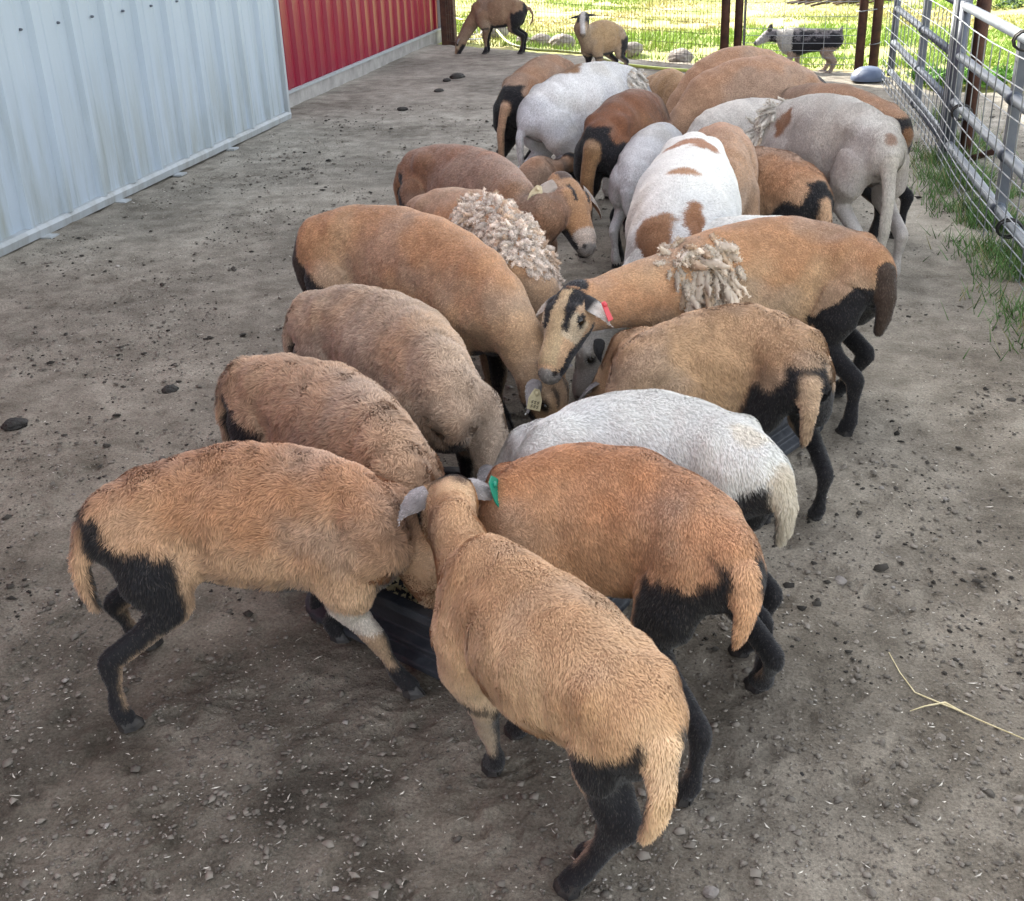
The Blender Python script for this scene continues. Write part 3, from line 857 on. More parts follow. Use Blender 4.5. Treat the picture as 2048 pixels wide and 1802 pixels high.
def surface_nets(chains, vox, k):
    lo = np.min([c.bbox()[0] for c in chains], 0) - .03; hi = np.max([c.bbox()[1] for c in chains], 0) + .03
    n = np.ceil((hi - lo) / vox).astype(int) + 1
    ax = [lo[i] + vox * np.arange(n[i]) for i in range(3)]
    S = np.zeros(n)
    for c in chains:
        a, b = c.bbox(); a = np.maximum(((a - .05 - lo) / vox).astype(int), 0); b = np.minimum(np.ceil((b + .05 - lo) / vox).astype(int) + 1, n)
        g = np.stack(np.meshgrid(*[ax[i][a[i]:b[i]] for i in range(3)], indexing='ij'), -1).reshape(-1, 3)
        d = c.dist(g)[0]
        S[a[0]:b[0], a[1]:b[1], a[2]:b[2]] += np.exp(np.clip(-d / k, -40, 40)).reshape(b - a)
    Fd = -k * np.log(S + 1e-16)
    I = (Fd < 0)
    nx, ny, nz = n - 1
    corners = [(i, j, l) for i in (0, 1) for j in (0, 1) for l in (0, 1)]
    cs = [I[i:i + nx, j:j + ny, l:l + nz] for i, j, l in corners]
    sm_ = sum(c.astype(int) for c in cs); act = (sm_ > 0) & (sm_ < 8)
    A = np.argwhere(act); vid = -np.ones(act.shape, int); vid[act] = np.arange(len(A))
    acc = np.zeros((len(A), 3)); cnt = np.zeros(len(A))
    for e0 in corners:
        for axi in range(3):
            if e0[axi]: continue
            e1 = list(e0); e1[axi] = 1
            f0 = Fd[A[:, 0] + e0[0], A[:, 1] + e0[1], A[:, 2] + e0[2]]; f1 = Fd[A[:, 0] + e1[0], A[:, 1] + e1[1], A[:, 2] + e1[2]]
            c = (f0 < 0) != (f1 < 0); t = f0 / (f0 - f1 + 1e-30)
            p = np.repeat([np.array(e0, float)], len(A), 0); p[:, axi] = t
            acc[c] += p[c]; cnt[c] += 1
    V = lo + vox * (A + acc / cnt[:, None])
    quads = []
    for axi in range(3):
        sl0 = [slice(1, -1)] * 3; sl1 = [slice(1, -1)] * 3; sl0[axi] = slice(0, -1); sl1[axi] = slice(1, None)
        a = I[tuple(sl0)]; b = I[tuple(sl1)]
        off = np.array([1, 1, 1]); off[axi] = 0
        u, w = [(1, 2), (2, 0), (0, 1)][axi]
        for msk, flip in ((a & ~b, False), (~a & b, True)):
            E_ = np.argwhere(msk) + off
            def g(du, dw):
                q = E_.copy(); q[:, u] += du; q[:, w] += dw
                return vid[q[:, 0], q[:, 1], q[:, 2]]
            q = np.stack([g(-1, -1), g(0, -1), g(0, 0), g(-1, 0)], 1)
            if flip: q = q[:, ::-1]
            quads.append(q)
    Q = np.concatenate(quads); Q = Q[(Q >= 0).all(1)]
    # light smoothing
    e = np.concatenate([Q[:, [0, 1]], Q[:, [1, 2]], Q[:, [2, 3]], Q[:, [3, 0]]]); e = np.concatenate([e, e[:, ::-1]])
    for it in range(2):
        s = np.zeros_like(V); np.add.at(s, e[:, 0], V[e[:, 1]]); c = np.bincount(e[:, 0], minlength=len(V))[:, None]
        V = V * .5 + .5 * s / np.maximum(c, 1)
    n1 = np.cross(V[Q[:, 2]] - V[Q[:, 0]], V[Q[:, 3]] - V[Q[:, 1]])
    Nn = np.zeros_like(V)
    for j in range(4): np.add.at(Nn, Q[:, j], n1)
    Nn /= np.linalg.norm(Nn, axis=1)[:, None] + 1e-12
    return V, Q, Nn, np.linalg.norm(n1, axis=1) / 2


def bez(p, t):
    a, b, c = p
    return (1 - t) ** 2 * a + 2 * t * (1 - t) * b + t * t * c


def hitp(sp_, V):
    """where the sight line of a photo pixel first meets this coat"""
    d = nrm(R @ np.array([sp_[0] - CX, -(sp_[1] - CY), -F_PX])); r = V - np.array([0, 0, CAM_H]); t = r @ d
    off = np.linalg.norm(r - t[:, None] * d, axis=1)
    return V[np.argmin(t + np.maximum(off - .012, 0) * 30)]


def mixc(c, new, m):
    m = np.clip(m, 0, 1)[:, None]
    return c * (1 - m) + np.array(new) * m


BLACK = np.array([.015, .0145, .017])
TAN = dict(top=(.36, .20, .095), side=(.43, .265, .14), low=(.50, .34, .19))
TIE_MATS = {'green': M['tag_green'], 'cream': M['tag_cream'], 'red': M['tag_red']}


def sheep(label, T, Wt, Mm=None, N_=None, P=None, O=None, hgt=.58, L=None, az=None, pose='down', bend=0., wid=1., depth=1., neckr=1., headL=None, hair=.018, curl=.5, hlen=1., cols=None,
          feet={}, tail=None, tailw=1., legblack=1., belly=True, spots=(), face='plain', tags=(), ears=('grey', .5), q=1., vox=.010,
          stand=None, legscale=None, visible_legs=None, tailcol=None, rumpblack=1., fleece=None, whiteleg=False, hroll=0., name='sheep', earlen=.10, thigh=1., tagk=1., earout=.046, earw=1., earup=(.45, .75), bony=1., group='sheep of the flock'):
    rng = np.random.default_rng(abs(hash(label)) % 1000 if False else sum(map(ord, label)))
    cols = cols or TAN
    T, Mm, Wt, N_, P, O = resolve(T, Wt, hgt, Mm, N_, P, O, L, az, pose, bend)
    s = hgt / .58
    Lb = np.linalg.norm((Wt - T)[:2])
    # spine: tail base -> withers, through the middle
    ctrl = (T, 2 * Mm - .5 * (T + Wt), Wt)
    us = np.array([-.02, .03, .10, .20, .34, .5, .66, .8, .92, 1.01, 1.07])
    hw = np.array([.036, .066, .090, .102, .124, .141, .137, .114, .092, .068, .036]) * s * wid * .98
    top = np.array([-.03, -.012, -.003, 0, 0, 0, 0, 0, -.006, -.045, -.09]) * s
    dep = np.array([.09, .145, .195, .235, .285, .320, .325, .31, .275, .205, .12]) * s * depth
    Cs = []; Ss = []
    def spine(u):
        if u < 0: return T + (bez(ctrl, .02) - T) / .02 * u
        if u > 1: return Wt + (Wt - bez(ctrl, .98)) / .02 * (u - 1) * np.array([1, 1, 0]) 
        return bez(ctrl, u)
    def tang(u):
        u = min(max(u, .02), .98); d = bez(ctrl, u + .02) - bez(ctrl, u - .02); d[2] = 0; return nrm(d)
    for u, tp, d in zip(us, top, dep):
        c = spine(u) + UPZ * (tp - d / 2); Cs.append(c); Ss.append(np.cross(tang(u), UPZ))
    fw = tang(1.)
    torso = Chain(Cs, Ss, hw, dep / 2)
    chains = {'torso': torso}
    # backbone ridge, hip points and shoulder blades under the skin
    rg = [spine(u) - UPZ * .030 * s for u in (.02, .25, .5, .75, .97)]
    chains['ridge'] = Chain(rg, np.cross(tang(.5), UPZ), np.full(5, .040 * s * bony), np.full(5, .032 * s))
    for sg in (-1, 1):
        sv = np.cross(tang(.15), UPZ)
        chains['hip%d' % sg] = Chain([spine(.16) + sv * sg * .052 * s - UPZ * .042 * s, spine(.30) + sv * sg * .062 * s - UPZ * .062 * s], sv, np.array([.034, .022]) * s, np.array([.036, .024]) * s)
        chains['blade%d' % sg] = Chain([spine(.93) + sv * sg * .035 * s - UPZ * .05 * s, spine(.90) + sv * sg * .078 * s - UPZ * .17 * s], fw * 1., np.array([.05, .065]) * s, np.array([.030, .034]) * s)
    # neck
    nb = spine(.90) + UPZ * -.135 * s
    nb2 = spine(1.02) + UPZ * -.12 * s
    hax = O - P
    if headL is None: headL = np.linalg.norm(hax)
    hax = nrm(hax)
    ntan = nrm(P - Wt)
    nperp = nrm(UPZ - UPZ.dot(ntan) * ntan) if abs(ntan[2]) < .93 else nrm(-fw)
    if ntan[2] < -.55: nperp = nrm(fw - fw.dot(ntan) * ntan)
    sdn = nrm(np.cross(ntan, nperp))
    hup = nrm((UPZ * 1. + nrm(np.array([ntan[0], ntan[1], 0])) * .35) - (UPZ * 1. + nrm(np.array([ntan[0], ntan[1], 0])) * .35).dot(hax) * hax)
    if hroll:
        hs_ = np.cross(hax, hup); hup = math.cos(hroll) * hup + math.sin(hroll) * hs_
    hs = nrm(np.cross(hax, hup))
    hk = headL / .23
    nm = N_ - nperp * .068 * s * neckr
    he = P + hax * .04 * hk - hup * .05 * hk
    chains['neck'] = Chain([nb, nb2, nm, he], np.array([Ss[8], Ss[8], sdn, hs]), np.array([.084, .078, .058, .046]) * s * neckr, np.array([.12, .112, .076, .056]) * s * neckr)
    # head (along the axis from poll to nose)
    ha = np.array([.02, .16, .34, .52, .70, .86, .97]) * headL
    hv = np.array([-.045, -.048, -.050, -.047, -.043, -.041, -.043]) * hk
    hwid = np.array([.040, .050, .051, .043, .038, .036, .029]) * hk
    hhei = np.array([.040, .053, .061, .055, .045, .039, .030]) * hk
    hC = [P + hax * a + hup * v for a, v in zip(ha, hv)]
    chains['head'] = Chain(hC, hs, hwid, hhei)
    for sg in (-1, 1):
        b0 = P + hax * .30 * headL + hs * sg * .036 * hk - hup * .006 * hk
        chains['brow%d' % sg] = Chain([b0, b0 + hax * .035 * hk - hup * .004 * hk], hs, np.array([.014, .012]) * hk, np.array([.013, .010]) * hk)
    # legs
    def base(u, lat, z):
        c = spine(u); c = c.copy(); sdv = np.cross(tang(min(max(u, 0), 1)), UPZ); c = c + sdv * lat; c[2] = z; return c
    ls = legscale or (hgt / .58)
    legs = {}
    tz = max(ls, .75)
    for nm_, sg in (('hl', -1), ('hr', 1)):
        pts = [base(.14, sg * .058 * s, .40 * ls), base(.17, sg * .076 * s, .335 * ls), base(.25, sg * .082 * s, .262 * ls), base(.12, sg * .08 * s, .215 * ls), base(-.02, sg * .076 * s, .178 * ls),
               base(.0, sg * .074 * s, .11 * ls), base(.02, sg * .074 * s, .05 * ls), base(.055, sg * .075 * s, .022)]
        w = np.array([.056 * thigh, .052 * thigh, .033, .022, .0205, .0135, .0195, .020]) * s; h = np.array([.092 * thigh, .082 * thigh, .046, .030, .029, .0165, .0225, .024]) * s
        legs[nm_] = (pts, w, h)
    for nm_, sg in (('fl', -1), ('fr', 1)):
        pts = [base(.90, sg * .07 * s, .40 * ls), base(.93, sg * .08 * s, .32 * ls), base(.86, sg * .078 * s, .255 * ls), base(.88, sg * .074 * s, .20 * ls), base(.895, sg * .07 * s, .155 * ls),
               base(.89, sg * .068 * s, .095 * ls), base(.89, sg * .068 * s, .045 * ls), base(.925, sg * .068 * s, .022)]
        w = np.array([.045, .044, .033, .023, .023, .0135, .0195, .020]) * s; h = np.array([.080, .066, .046, .031, .026, .0155, .0220, .024]) * s
        legs[nm_] = (pts, w, h)
    hoofs = {}
    for nm_, (pts, w, h) in legs.items():
        spec = feet.get(nm_)
        if spec is not None:
            tgt = W(spec[0], spec[1], .0) if len(spec) == 2 else (base(spec[1], spec[2], 0.) if spec[0] == 'f' else W(*spec))
            dlt = tgt - pts[-1]; dlt[2] = 0
            if len(spec) == 3 and spec[0] != 'f': liftz = spec[2]
            else: liftz = 0
            z0 = pts[0][2]
            for i in range(len(pts)):
                k_ = np.clip(1 - (pts[i][2] - .02) / (z0 - .02), 0, 1)
                pts[i] = pts[i] + dlt * k_ ** .9 + UPZ * liftz * k_ ** 2
        jf = feet.get(nm_ + '_j')     # explicit joints: {index: (px,py,z)}
        if jf:
            for i, pp in jf.items(): pts[i] = W(*pp)
        c = Chain(pts, np.cross(tang(.1 if nm_[0] == 'h' else .9), UPZ), w, h); legs[nm_] = c; chains[nm_] = c
        d = nrm((pts[-1] - pts[-2]) * np.array([1, 1, 0])); tg = tang(.1 if nm_[0] == 'h' else .9)
        hd = nrm(d * .5 + tg)
        hoofs[nm_] = (pts[-1], hd)
    # tail
    bk = -tang(0.)
    t0 = T - UPZ * .035 * s
    sdv = np.cross(tang(0), UPZ)
    if tail is None: tail = (0, .23, 0)
    if isinstance(tail, list):
        tp = [t0] + [W(*p) for p in tail]
    else:
        sw, tl, kick = tail
        tp = [t0 - bk * .02 * s, t0 + bk * (.038 + kick) * s - UPZ * tl * .12 + sdv * sw * .15, t0 + bk * (.066 + kick) * s - UPZ * tl * .45 + sdv * sw * .55, t0 + bk * (.060 + kick) * s - UPZ * tl * .78 + sdv * sw * .85, t0 + bk * (.045 + kick * .8) * s - UPZ * tl + sdv * sw]
    k_ = tailw
    chains['tail'] = Chain(tp, sdv, np.linspace(.030, .018, len(tp)) * s * k_ * np.array([1] + [1.1] * (len(tp) - 2) + [.8]), np.linspace(.028, .014, len(tp)) * s * k_)
    V, Q, Nn, area = surface_nets(list(chains.values()), vox, .010)
    # part of every vertex
    nm_list = list(chains)
    D = []; Tt = {}; 
    for c in nm_list:
        d, t, bs, bv = chains[c].dist(V); D.append(d); Tt[c] = (t, bs, bv)
    D = np.array(D); part = D.argmin(0)
    for i, cn in enumerate(nm_list):
        if cn[:3] in ('rid', 'hip', 'bla'): part[part == i] = 0
        if cn[:4] == 'brow': part[part == i] = nm_list.index('head')
    ispart = {c: part == i for i, c in enumerate(nm_list)}
    # ---- folds and hollows of the skin
    body_ = np.isin(part, [0, nm_list.index('neck')]).astype(float)[:, None]
    al_ = np.stack([(V - T) @ tang(.5), V[:, 2] * .28, (V - T) @ np.cross(tang(.5), UPZ) * .6], 1)
    V = V + Nn * ((fbm(V, .12, 2, 61) - .5) * .016)[:, None] * body_ + Nn * ((fbm(al_, .030, 2, 63) - .5) * .010 * min(1., curl + .25))[:, None] * body_
    fl_ = np.exp(-(((V - spine(.27)) @ tang(.27)) / (.05 * s)) ** 2) * np.exp(-((V[:, 2] - .70 * hgt) / (.07 * s)) ** 2)
    V = V - Nn * (fl_ * .014 * s)[:, None] * body_
    n1 = np.cross(V[Q[:, 2]] - V[Q[:, 0]], V[Q[:, 3]] - V[Q[:, 1]]); Nn = np.zeros_like(V)
    for j in range(4): np.add.at(Nn, Q[:, j], n1)
    Nn /= np.linalg.norm(Nn, axis=1)[:, None] + 1e-12
    # ---- coat pattern
    big = fbm(V, .16, 3, 3 + len(label)); fine = fbm(V, .035, 2, 8)
    zt = V[:, 2] / hgt
    c = np.repeat([np.array(cols['side'])], len(V), 0)
    c = mixc(c, cols['top'], np.clip((zt - .70) * 4.5 + (big - .5) * 3., 0, 1) * (~ispart['head']))
    c = mixc(c, cols['low'], np.clip((.62 - zt) * 3 + (big - .5) * 2, 0, .8))
    wob = (fine - .5) * .6 + (big - .5) * .3
    tt, bs, bv = Tt['torso']
    if belly is not None and belly is not False:
        bm = ispart['torso'] & (bv < -.66 + wob * .3) & (np.abs(bs) < .62)
        c = mixc(c, BLACK if belly is True else belly, bm.astype(float))
    def ss(x, a, b): return np.clip((x - a) / (b - a), 0, 1)
    lb = cols.get('leg', BLACK)
    stripe = np.array(cols.get('stripe', cols['low']))
    for nm_ in ('hl', 'hr', 'fl', 'fr'):
        t, s1, v1 = Tt[nm_]; mk = ispart[nm_]
        if legblack:
            if nm_[0] == 'h':
                dorsal = np.sign((V - legs[nm_].C[1]) @ tang(.1))
                rear = ((V - legs[nm_].C[1]) @ tang(.1)) < (.035 + wob * .05) * s
                m_ = mk & ((rear & (V[:, 2] < (.405 + .5 * np.clip(((V - legs[nm_].C[1]) @ bk), 0, .1) + wob * .07) * ls * rumpblack)) | (V[:, 2] < .19 * ls))
                c = mixc(c, lb, m_.astype(float))
                # pale streak down the front of shank and cannon
                fr_ = (v1 < -.35 + wob * .3) if (legs[nm_].seg[5][2] @ tang(.1)) < 0 else (v1 > .35 + wob * .3)
                c = mixc(c, stripe, (mk & fr_ & (V[:, 2] < .26 * ls) & (V[:, 2] > .06 * ls) & (np.abs(s1) < .75)).astype(float) * .8)
            else:
                m_ = mk & (V[:, 2] < (.265 + wob * .05) * ls)
                c = mixc(c, lb, m_.astype(float))
                inner = s1 * (1 if nm_ == 'fr' else -1) > .1 + wob
                c = mixc(c, stripe, (mk & inner & (V[:, 2] < .25 * ls) & (V[:, 2] > .08 * ls)).astype(float) * .7)
                if whiteleg: c = mixc(c, (.62, .56, .5), (mk & (V[:, 2] > .185 * ls) & (V[:, 2] < .27 * ls)).astype(float))
    if legblack and rumpblack > .5:
        # inner rear of the thighs and under the tail
        back_ = (Nn @ bk)
        d_t = np.abs((V - t0) @ sdv)
        m_ = (ispart['torso'] | ispart['hl'] | ispart['hr']) & (back_ > .05) & (V[:, 2] < (.86 * hgt + wob * .03) * (.6 + .4 * rumpblack)) & (((V - T) @ bk) > -.10 * s) & (d_t < (.05 + .12 * np.clip((.82 * hgt - V[:, 2]) / (.3 * hgt), 0, 1)) * s + wob * .03)
        c = mixc(c, lb, m_.astype(float))
    t, s1, v1 = Tt['tail']
    tc = np.array(tailcol) if tailcol is not None else np.array(cols['side']) * 1.08
    c = mixc(c, tc, ispart['tail'].astype(float))
    if legblack: c = mixc(c, lb, (ispart['tail'] & ((Nn @ -bk) > .35) & (t > .12)).astype(float))
    # head
    hm = ispart['head']; rel = V - P; a_ = rel @ hax / headL; l_ = rel @ hs / hk; u_ = rel @ hup / hk
    hc = cols.get('head', cols['side'])
    c = mixc(c, hc, hm.astype(float))
    eyes = [P + hax * .375 * headL + hs * sg * .0475 * hk - hup * .022 * hk for sg in (-1, 1)]
    if face == 'badger':
        al = np.abs(l_)
        c = mixc(c, (.52, .38, .22), (hm & (al < .026) & (u_ > -.04) & (a_ < .95)).astype(float))
        c = mixc(c, (.55, .44, .30), (hm & (al > .02) & (a_ > .34) & (a_ < .62) & (u_ > -.055)).astype(float))
        c = mixc(c, BLACK, (hm & (al > .0145 + .006 * ss(a_, .15, .5) + wob * .010) & (al < .046 - .012 * ss(a_, .3, .55)) & (u_ > -.032 - .01 * ss(a_, .2, .4)) & (a_ < .55 + wob * .1) & (a_ > -.15)).astype(float))
        c = mixc(c, BLACK, (hm & (u_ < -.074 + .040 * ss(a_, .35, .75) + wob * .006) & (a_ > .25)).astype(float))
        c = mixc(c, BLACK, (hm & (a_ < .06) & (al < .032)).astype(float))
    elif face == 'white':
        al = np.abs(l_)
        c = mixc(c, (.66, .64, .62), (hm & (al < .024)).astype(float))
        c = mixc(c, BLACK, (hm & (al >= .024) & (a_ < .5)).astype(float))
        c = mixc(c, BLACK, (hm & (u_ < -.06)).astype(float))
    elif face == 'tan':
        al = np.abs(l_)
        c = mixc(c, BLACK, (hm & (al > .022) & (al < .036) & (u_ > -.03) & (a_ < .44) & (a_ > .18)).astype(float))
        c = mixc(c, BLACK * 3, (hm & (a_ < .05) & (al < .03) & (u_ > -.03)).astype(float) * .8)
        c = mixc(c, BLACK, (hm & (u_ < -.072 + .03 * ss(a_, .3, .9)) & (a_ > .38)).astype(float))
        c = mixc(c, (.6, .54, .48), (hm & (a_ > .80) & (u_ > -.045)).astype(float) * .7)
    elif face == 'darktop':
        c = mixc(c, BLACK * 2, (hm & (u_ > -.05) & (a_ > .28)).astype(float) * .9)
        c = mixc(c, (.10, .06, .04), (np.linalg.norm(rel - hax * .03 - hup * .0, axis=1) < .038 + wob * .02).astype(float) * .7)
    if face != 'none':
        c = mixc(c, np.array(hc if face not in ('badger', 'tan') else (.46, .42, .38)) * .6, (hm & (a_ > 1.0)).astype(float))
        c = mixc(c, BLACK * 2, (hm & (np.abs(u_ + .064 - .004 * a_) < .0045) & (a_ > .74)).astype(float) * .8)
        for e in eyes: c = mixc(c, BLACK, (hm & (np.linalg.norm(V - e, axis=1) < .019 * hk)).astype(float))
        for sg in (-1, 1):
            c = mixc(c, BLACK * .5, (hm & (np.linalg.norm(V - (P + hax * headL * 1.0 + hs * sg * .015 * hk - hup * .034 * hk), axis=1) < .0115 * hk)).astype(float))
    for (sp_, r_, col_) in spots:
        sp0 = hitp(sp_, V); r3 = np.array(r_) if hasattr(r_, '__len__') else np.array([r_] * 3)
        dd = np.linalg.norm((V - sp0) / r3, axis=1) + (fine - .5) * .9 + (big - .5) * .8
        c = mixc(c, col_, (dd < 1).astype(float))
    if float(np.mean(cols['side'])) < .5:      # rubbed-in dust on the lower flanks, sun-browned back
        c = mixc(c, (.33, .28, .235), np.clip((fbm(V, .22, 3, 91) - .50) * 3.0, 0, .35) * (c.mean(1) > .08))
    else:
        c = mixc(c, (.55, .50, .42), np.clip((fbm(V, .20, 3, 91) - .52) * 3.0 + (.45 - zt) * .5, 0, .38) * (c.mean(1) > .3))
    c = c * (1 + .14 * (big - .5) * 2)[:, None] * (1 + .12 * (fine - .5))[:, None]
    e_ = np.concatenate([Q[:, [0, 1]], Q[:, [1, 2]], Q[:, [2, 3]], Q[:, [3, 0]]]); e_ = np.concatenate([e_, e_[:, ::-1]])
    cnt_ = np.bincount(e_[:, 0], minlength=len(V))[:, None]
    for it in range(2 if vox > .008 else 1):
        sm2 = np.stack([np.bincount(e_[:, 0], c[e_[:, 1], k2], len(V)) for k2 in range(3)], 1)
        c = c * .5 + .5 * sm2 / np.maximum(cnt_, 1)
    # ---- fur: short tapering hairs rooted in the skin, all in the same mesh
    hl = np.full(len(V), hair * hlen)
    for nm_ in ('hl', 'hr', 'fl', 'fr'): 
        hl[ispart[nm_]] = np.where(V[ispart[nm_], 2] > .25 * ls, hair * hlen * .8, .006)
    hl[ispart['head']] = .0065; hl[ispart['neck']] *= .9
    nd = np.argmin(np.linalg.norm(V - P, axis=1)) if len(V) else 0
    hd_ = np.linalg.norm(V - (P + hax * .1), axis=1); hl = np.where(hd_ < .16 * hk, np.minimum(hl, .009), hl)
    hl[V[:, 2] < .05] = .004
    zc = max(1.1, abs((R.T @ (Mm - np.array([0, 0, CAM_H])))[2]))
    bw_ = max(.00095 * zc, .0017)
    covf = 2.0 * q
    lmean = max(hair * hlen, .007)
    for e in eyes: area = np.where(np.linalg.norm(V[Q].mean(1) - e, axis=1) < .0145 * hk, 0, area)
    nb_ = int(min(area.sum() * covf / (.5 * bw_ * lmean), 170000))
    pr = area / area.sum(); qi = rng.choice(len(Q), nb_, p=pr)
    w4 = rng.dirichlet((1, 1, 1, 1), nb_)
    # even sampling in the quad
    uu, vv = rng.random(nb_), rng.random(nb_)
    w4 = np.stack([(1 - uu) * (1 - vv), uu * (1 - vv), uu * vv, (1 - uu) * vv], 1)
    Qs = Q[qi]
    Rt = (V[Qs] * w4[..., None]).sum(1); Nr = (Nn[Qs] * w4[..., None]).sum(1); Nr /= np.linalg.norm(Nr, axis=1)[:, None]
    pick = np.array([0, 1, 2, 3])[np.argmax(w4 + rng.random((nb_, 4)) * .6, 1)]
    vi = Qs[np.arange(nb_), pick]
    Cr = c[vi]; Lr = hl[vi] * rng.uniform(.65, 1.25, nb_); pr_ = part[vi]
    # combed direction
    fl = np.zeros((nb_, 3))
    tl_ = Tt['torso'][0]
    bdir = -np.array([tang(u) for u in np.linspace(0, 1, 9)])
    fl[:] = bdir[np.clip((tl_[vi] * 8).astype(int), 0, 8)] * .8 - UPZ * .75
    for i, cn in enumerate(nm_list):
        mk = pr_ == i
        if cn == 'neck': fl[mk] = -ntan * .9 - UPZ * .45
        elif cn == 'head': fl[mk] = -hax * .6 - UPZ * .3
        elif cn in ('hl', 'hr', 'fl', 'fr'): fl[mk] = -UPZ + bk * .15
        elif cn == 'tail': fl[mk] = nrm(tp[-1] - tp[1]) * 1.2
    # curls and whorls
    cs_ = .034
    cv = np.stack([fbm(Rt, cs_, 2, 100 + j) - .5 for j in range(3)], 1) * 4.2 * curl
    cv += np.stack([fbm(Rt, .15, 2, 120 + j) - .5 for j in range(3)], 1) * 2.0 * curl
    cv[np.isin(pr_, [nm_list.index(k2) for k2 in ('head', 'hl', 'hr', 'fl', 'fr')])] *= .3
    fl = fl + cv + rng.normal(0, .22, (nb_, 3))
    fl -= (fl * Nr).sum(1)[:, None] * Nr; fl /= np.linalg.norm(fl, axis=1)[:, None] + 1e-9
    lift = .34 + .5 * curl * np.clip(fbm(Rt, .03, 2, 140), 0, 1)
    dr = fl + Nr * lift[:, None]; dr /= np.linalg.norm(dr, axis=1)[:, None]
    sdr = np.cross(dr, Nr); sdr /= np.linalg.norm(sdr, axis=1)[:, None] + 1e-9
    hw_ = (bw_ * .5 * rng.uniform(.6, 1.2, nb_))[:, None]
    hw_ = np.minimum(hw_, Lr[:, None] * .35)
    r0 = Rt - Nr * .001
    tip = Rt + dr * Lr[:, None] - UPZ * (Lr * .12)[:, None]
    mid = Rt + dr * (Lr * .55)[:, None] + Nr * (Lr * .10)[:, None]
    HV = np.stack([r0 - sdr * hw_, r0 + sdr * hw_, mid + sdr * hw_ * .75, mid - sdr * hw_ * .75, tip], 1).reshape(-1, 3)
    clump = fbm(Rt, .022, 2, 160); 
    pale = float(np.mean(cols['side'])) > .45
    br_ = ((.90 + .2 * clump) * rng.uniform(.92, 1.08, nb_)) if pale else ((.74 + .52 * clump) * rng.uniform(.82, 1.2, nb_))
    dustm = (rng.random(nb_) < .16) & (Cr.mean(1) < .05)
    Cr = Cr * br_[:, None]; Cr[dustm] += np.array([.045, .038, .032]) * rng.uniform(.2, 1, (dustm.sum(), 1))
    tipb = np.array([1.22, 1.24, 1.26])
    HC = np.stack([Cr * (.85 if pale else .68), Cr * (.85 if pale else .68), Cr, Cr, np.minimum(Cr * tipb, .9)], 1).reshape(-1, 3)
    hn = Nr + rng.normal(0, .16, (nb_, 3)) + dr * .0
    hn /= np.linalg.norm(hn, axis=1)[:, None]
    HN = np.repeat(hn, 5, 0)
    n0 = len(V); idx = n0 + 5 * np.arange(nb_)[:, None]
    HQ = idx + np.array([[0, 1, 2, 3]]); HT = idx + np.array([[3, 2, 4]])
    org = np.array([*((T + Wt) / 2)[:2], 0.])
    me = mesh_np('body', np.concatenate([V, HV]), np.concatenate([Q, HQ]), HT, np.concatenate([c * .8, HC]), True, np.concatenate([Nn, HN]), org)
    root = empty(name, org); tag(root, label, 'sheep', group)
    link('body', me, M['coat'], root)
    # ---- hooves
    for nm_, (hp_, hd) in hoofs.items():
        mb = MB(); sd2 = np.cross(hd, UPZ)
        z0 = hp_[2] - .022
        for sg in (-1, 1):
            rings = []
            for z_, k2, sh in ((0, 1., 0), (.012, .97, -.002), (.034 * s, .72, -.012)):
                ring = []
                for (a, b) in ((-.022, .002), (-.012, .017), (.010, .0185), (.030, .009), (.034, .003), (.012, .0015), (-.014, .001)):
                    p = hp_ + hd * (a * k2 + sh) * s * 1.05 + sd2 * sg * b * s * 1.1 * (k2 if b > .004 else 1); p = p.copy(); p[2] = z0 + z_; ring.append(p)
                rings.append(ring)
            n = 7; v = [p for r_ in rings for p in r_]; f = []
            for i in range(2):
                for j in range(n): f.append((i * n + j, i * n + (j + 1) % n, (i + 1) * n + (j + 1) % n, (i + 1) * n + j))
            f.append(tuple(range(n))); f.append(tuple(2 * n + j for j in range(n)))
            mb.add(v, f)
        mb.build('hoof', M['hoof'], root, smooth=False, origin=org)
    # ---- eyes
    import bmesh
    for e in eyes:
        bm = bmesh.new(); bmesh.ops.create_icosphere(bm, subdivisions=2, radius=.0125 * hk)
        me = bpy.data.meshes.new('eye'); bm.to_mesh(me); bm.free(); me.polygons.foreach_set('use_smooth', np.full(len(me.polygons), True))
        link('eye', me, M['eye'], root, loc=e - org)
    # ---- ears
    earcol = {'pied': ((.55, .52, .48), (.016, .016, .018)), 'grey': ((.42, .40, .39), (.24, .22, .22)), 'black': ((.03, .03, .035), (.014, .014, .016)), 'tan': (np.array(cols['side']), np.array((.30, .25, .21))), 'white': ((.6, .58, .56), (.4, .36, .34))}[ears[0]]
    droop = ears[1]; eback = ears[2] if len(ears) > 2 else .35
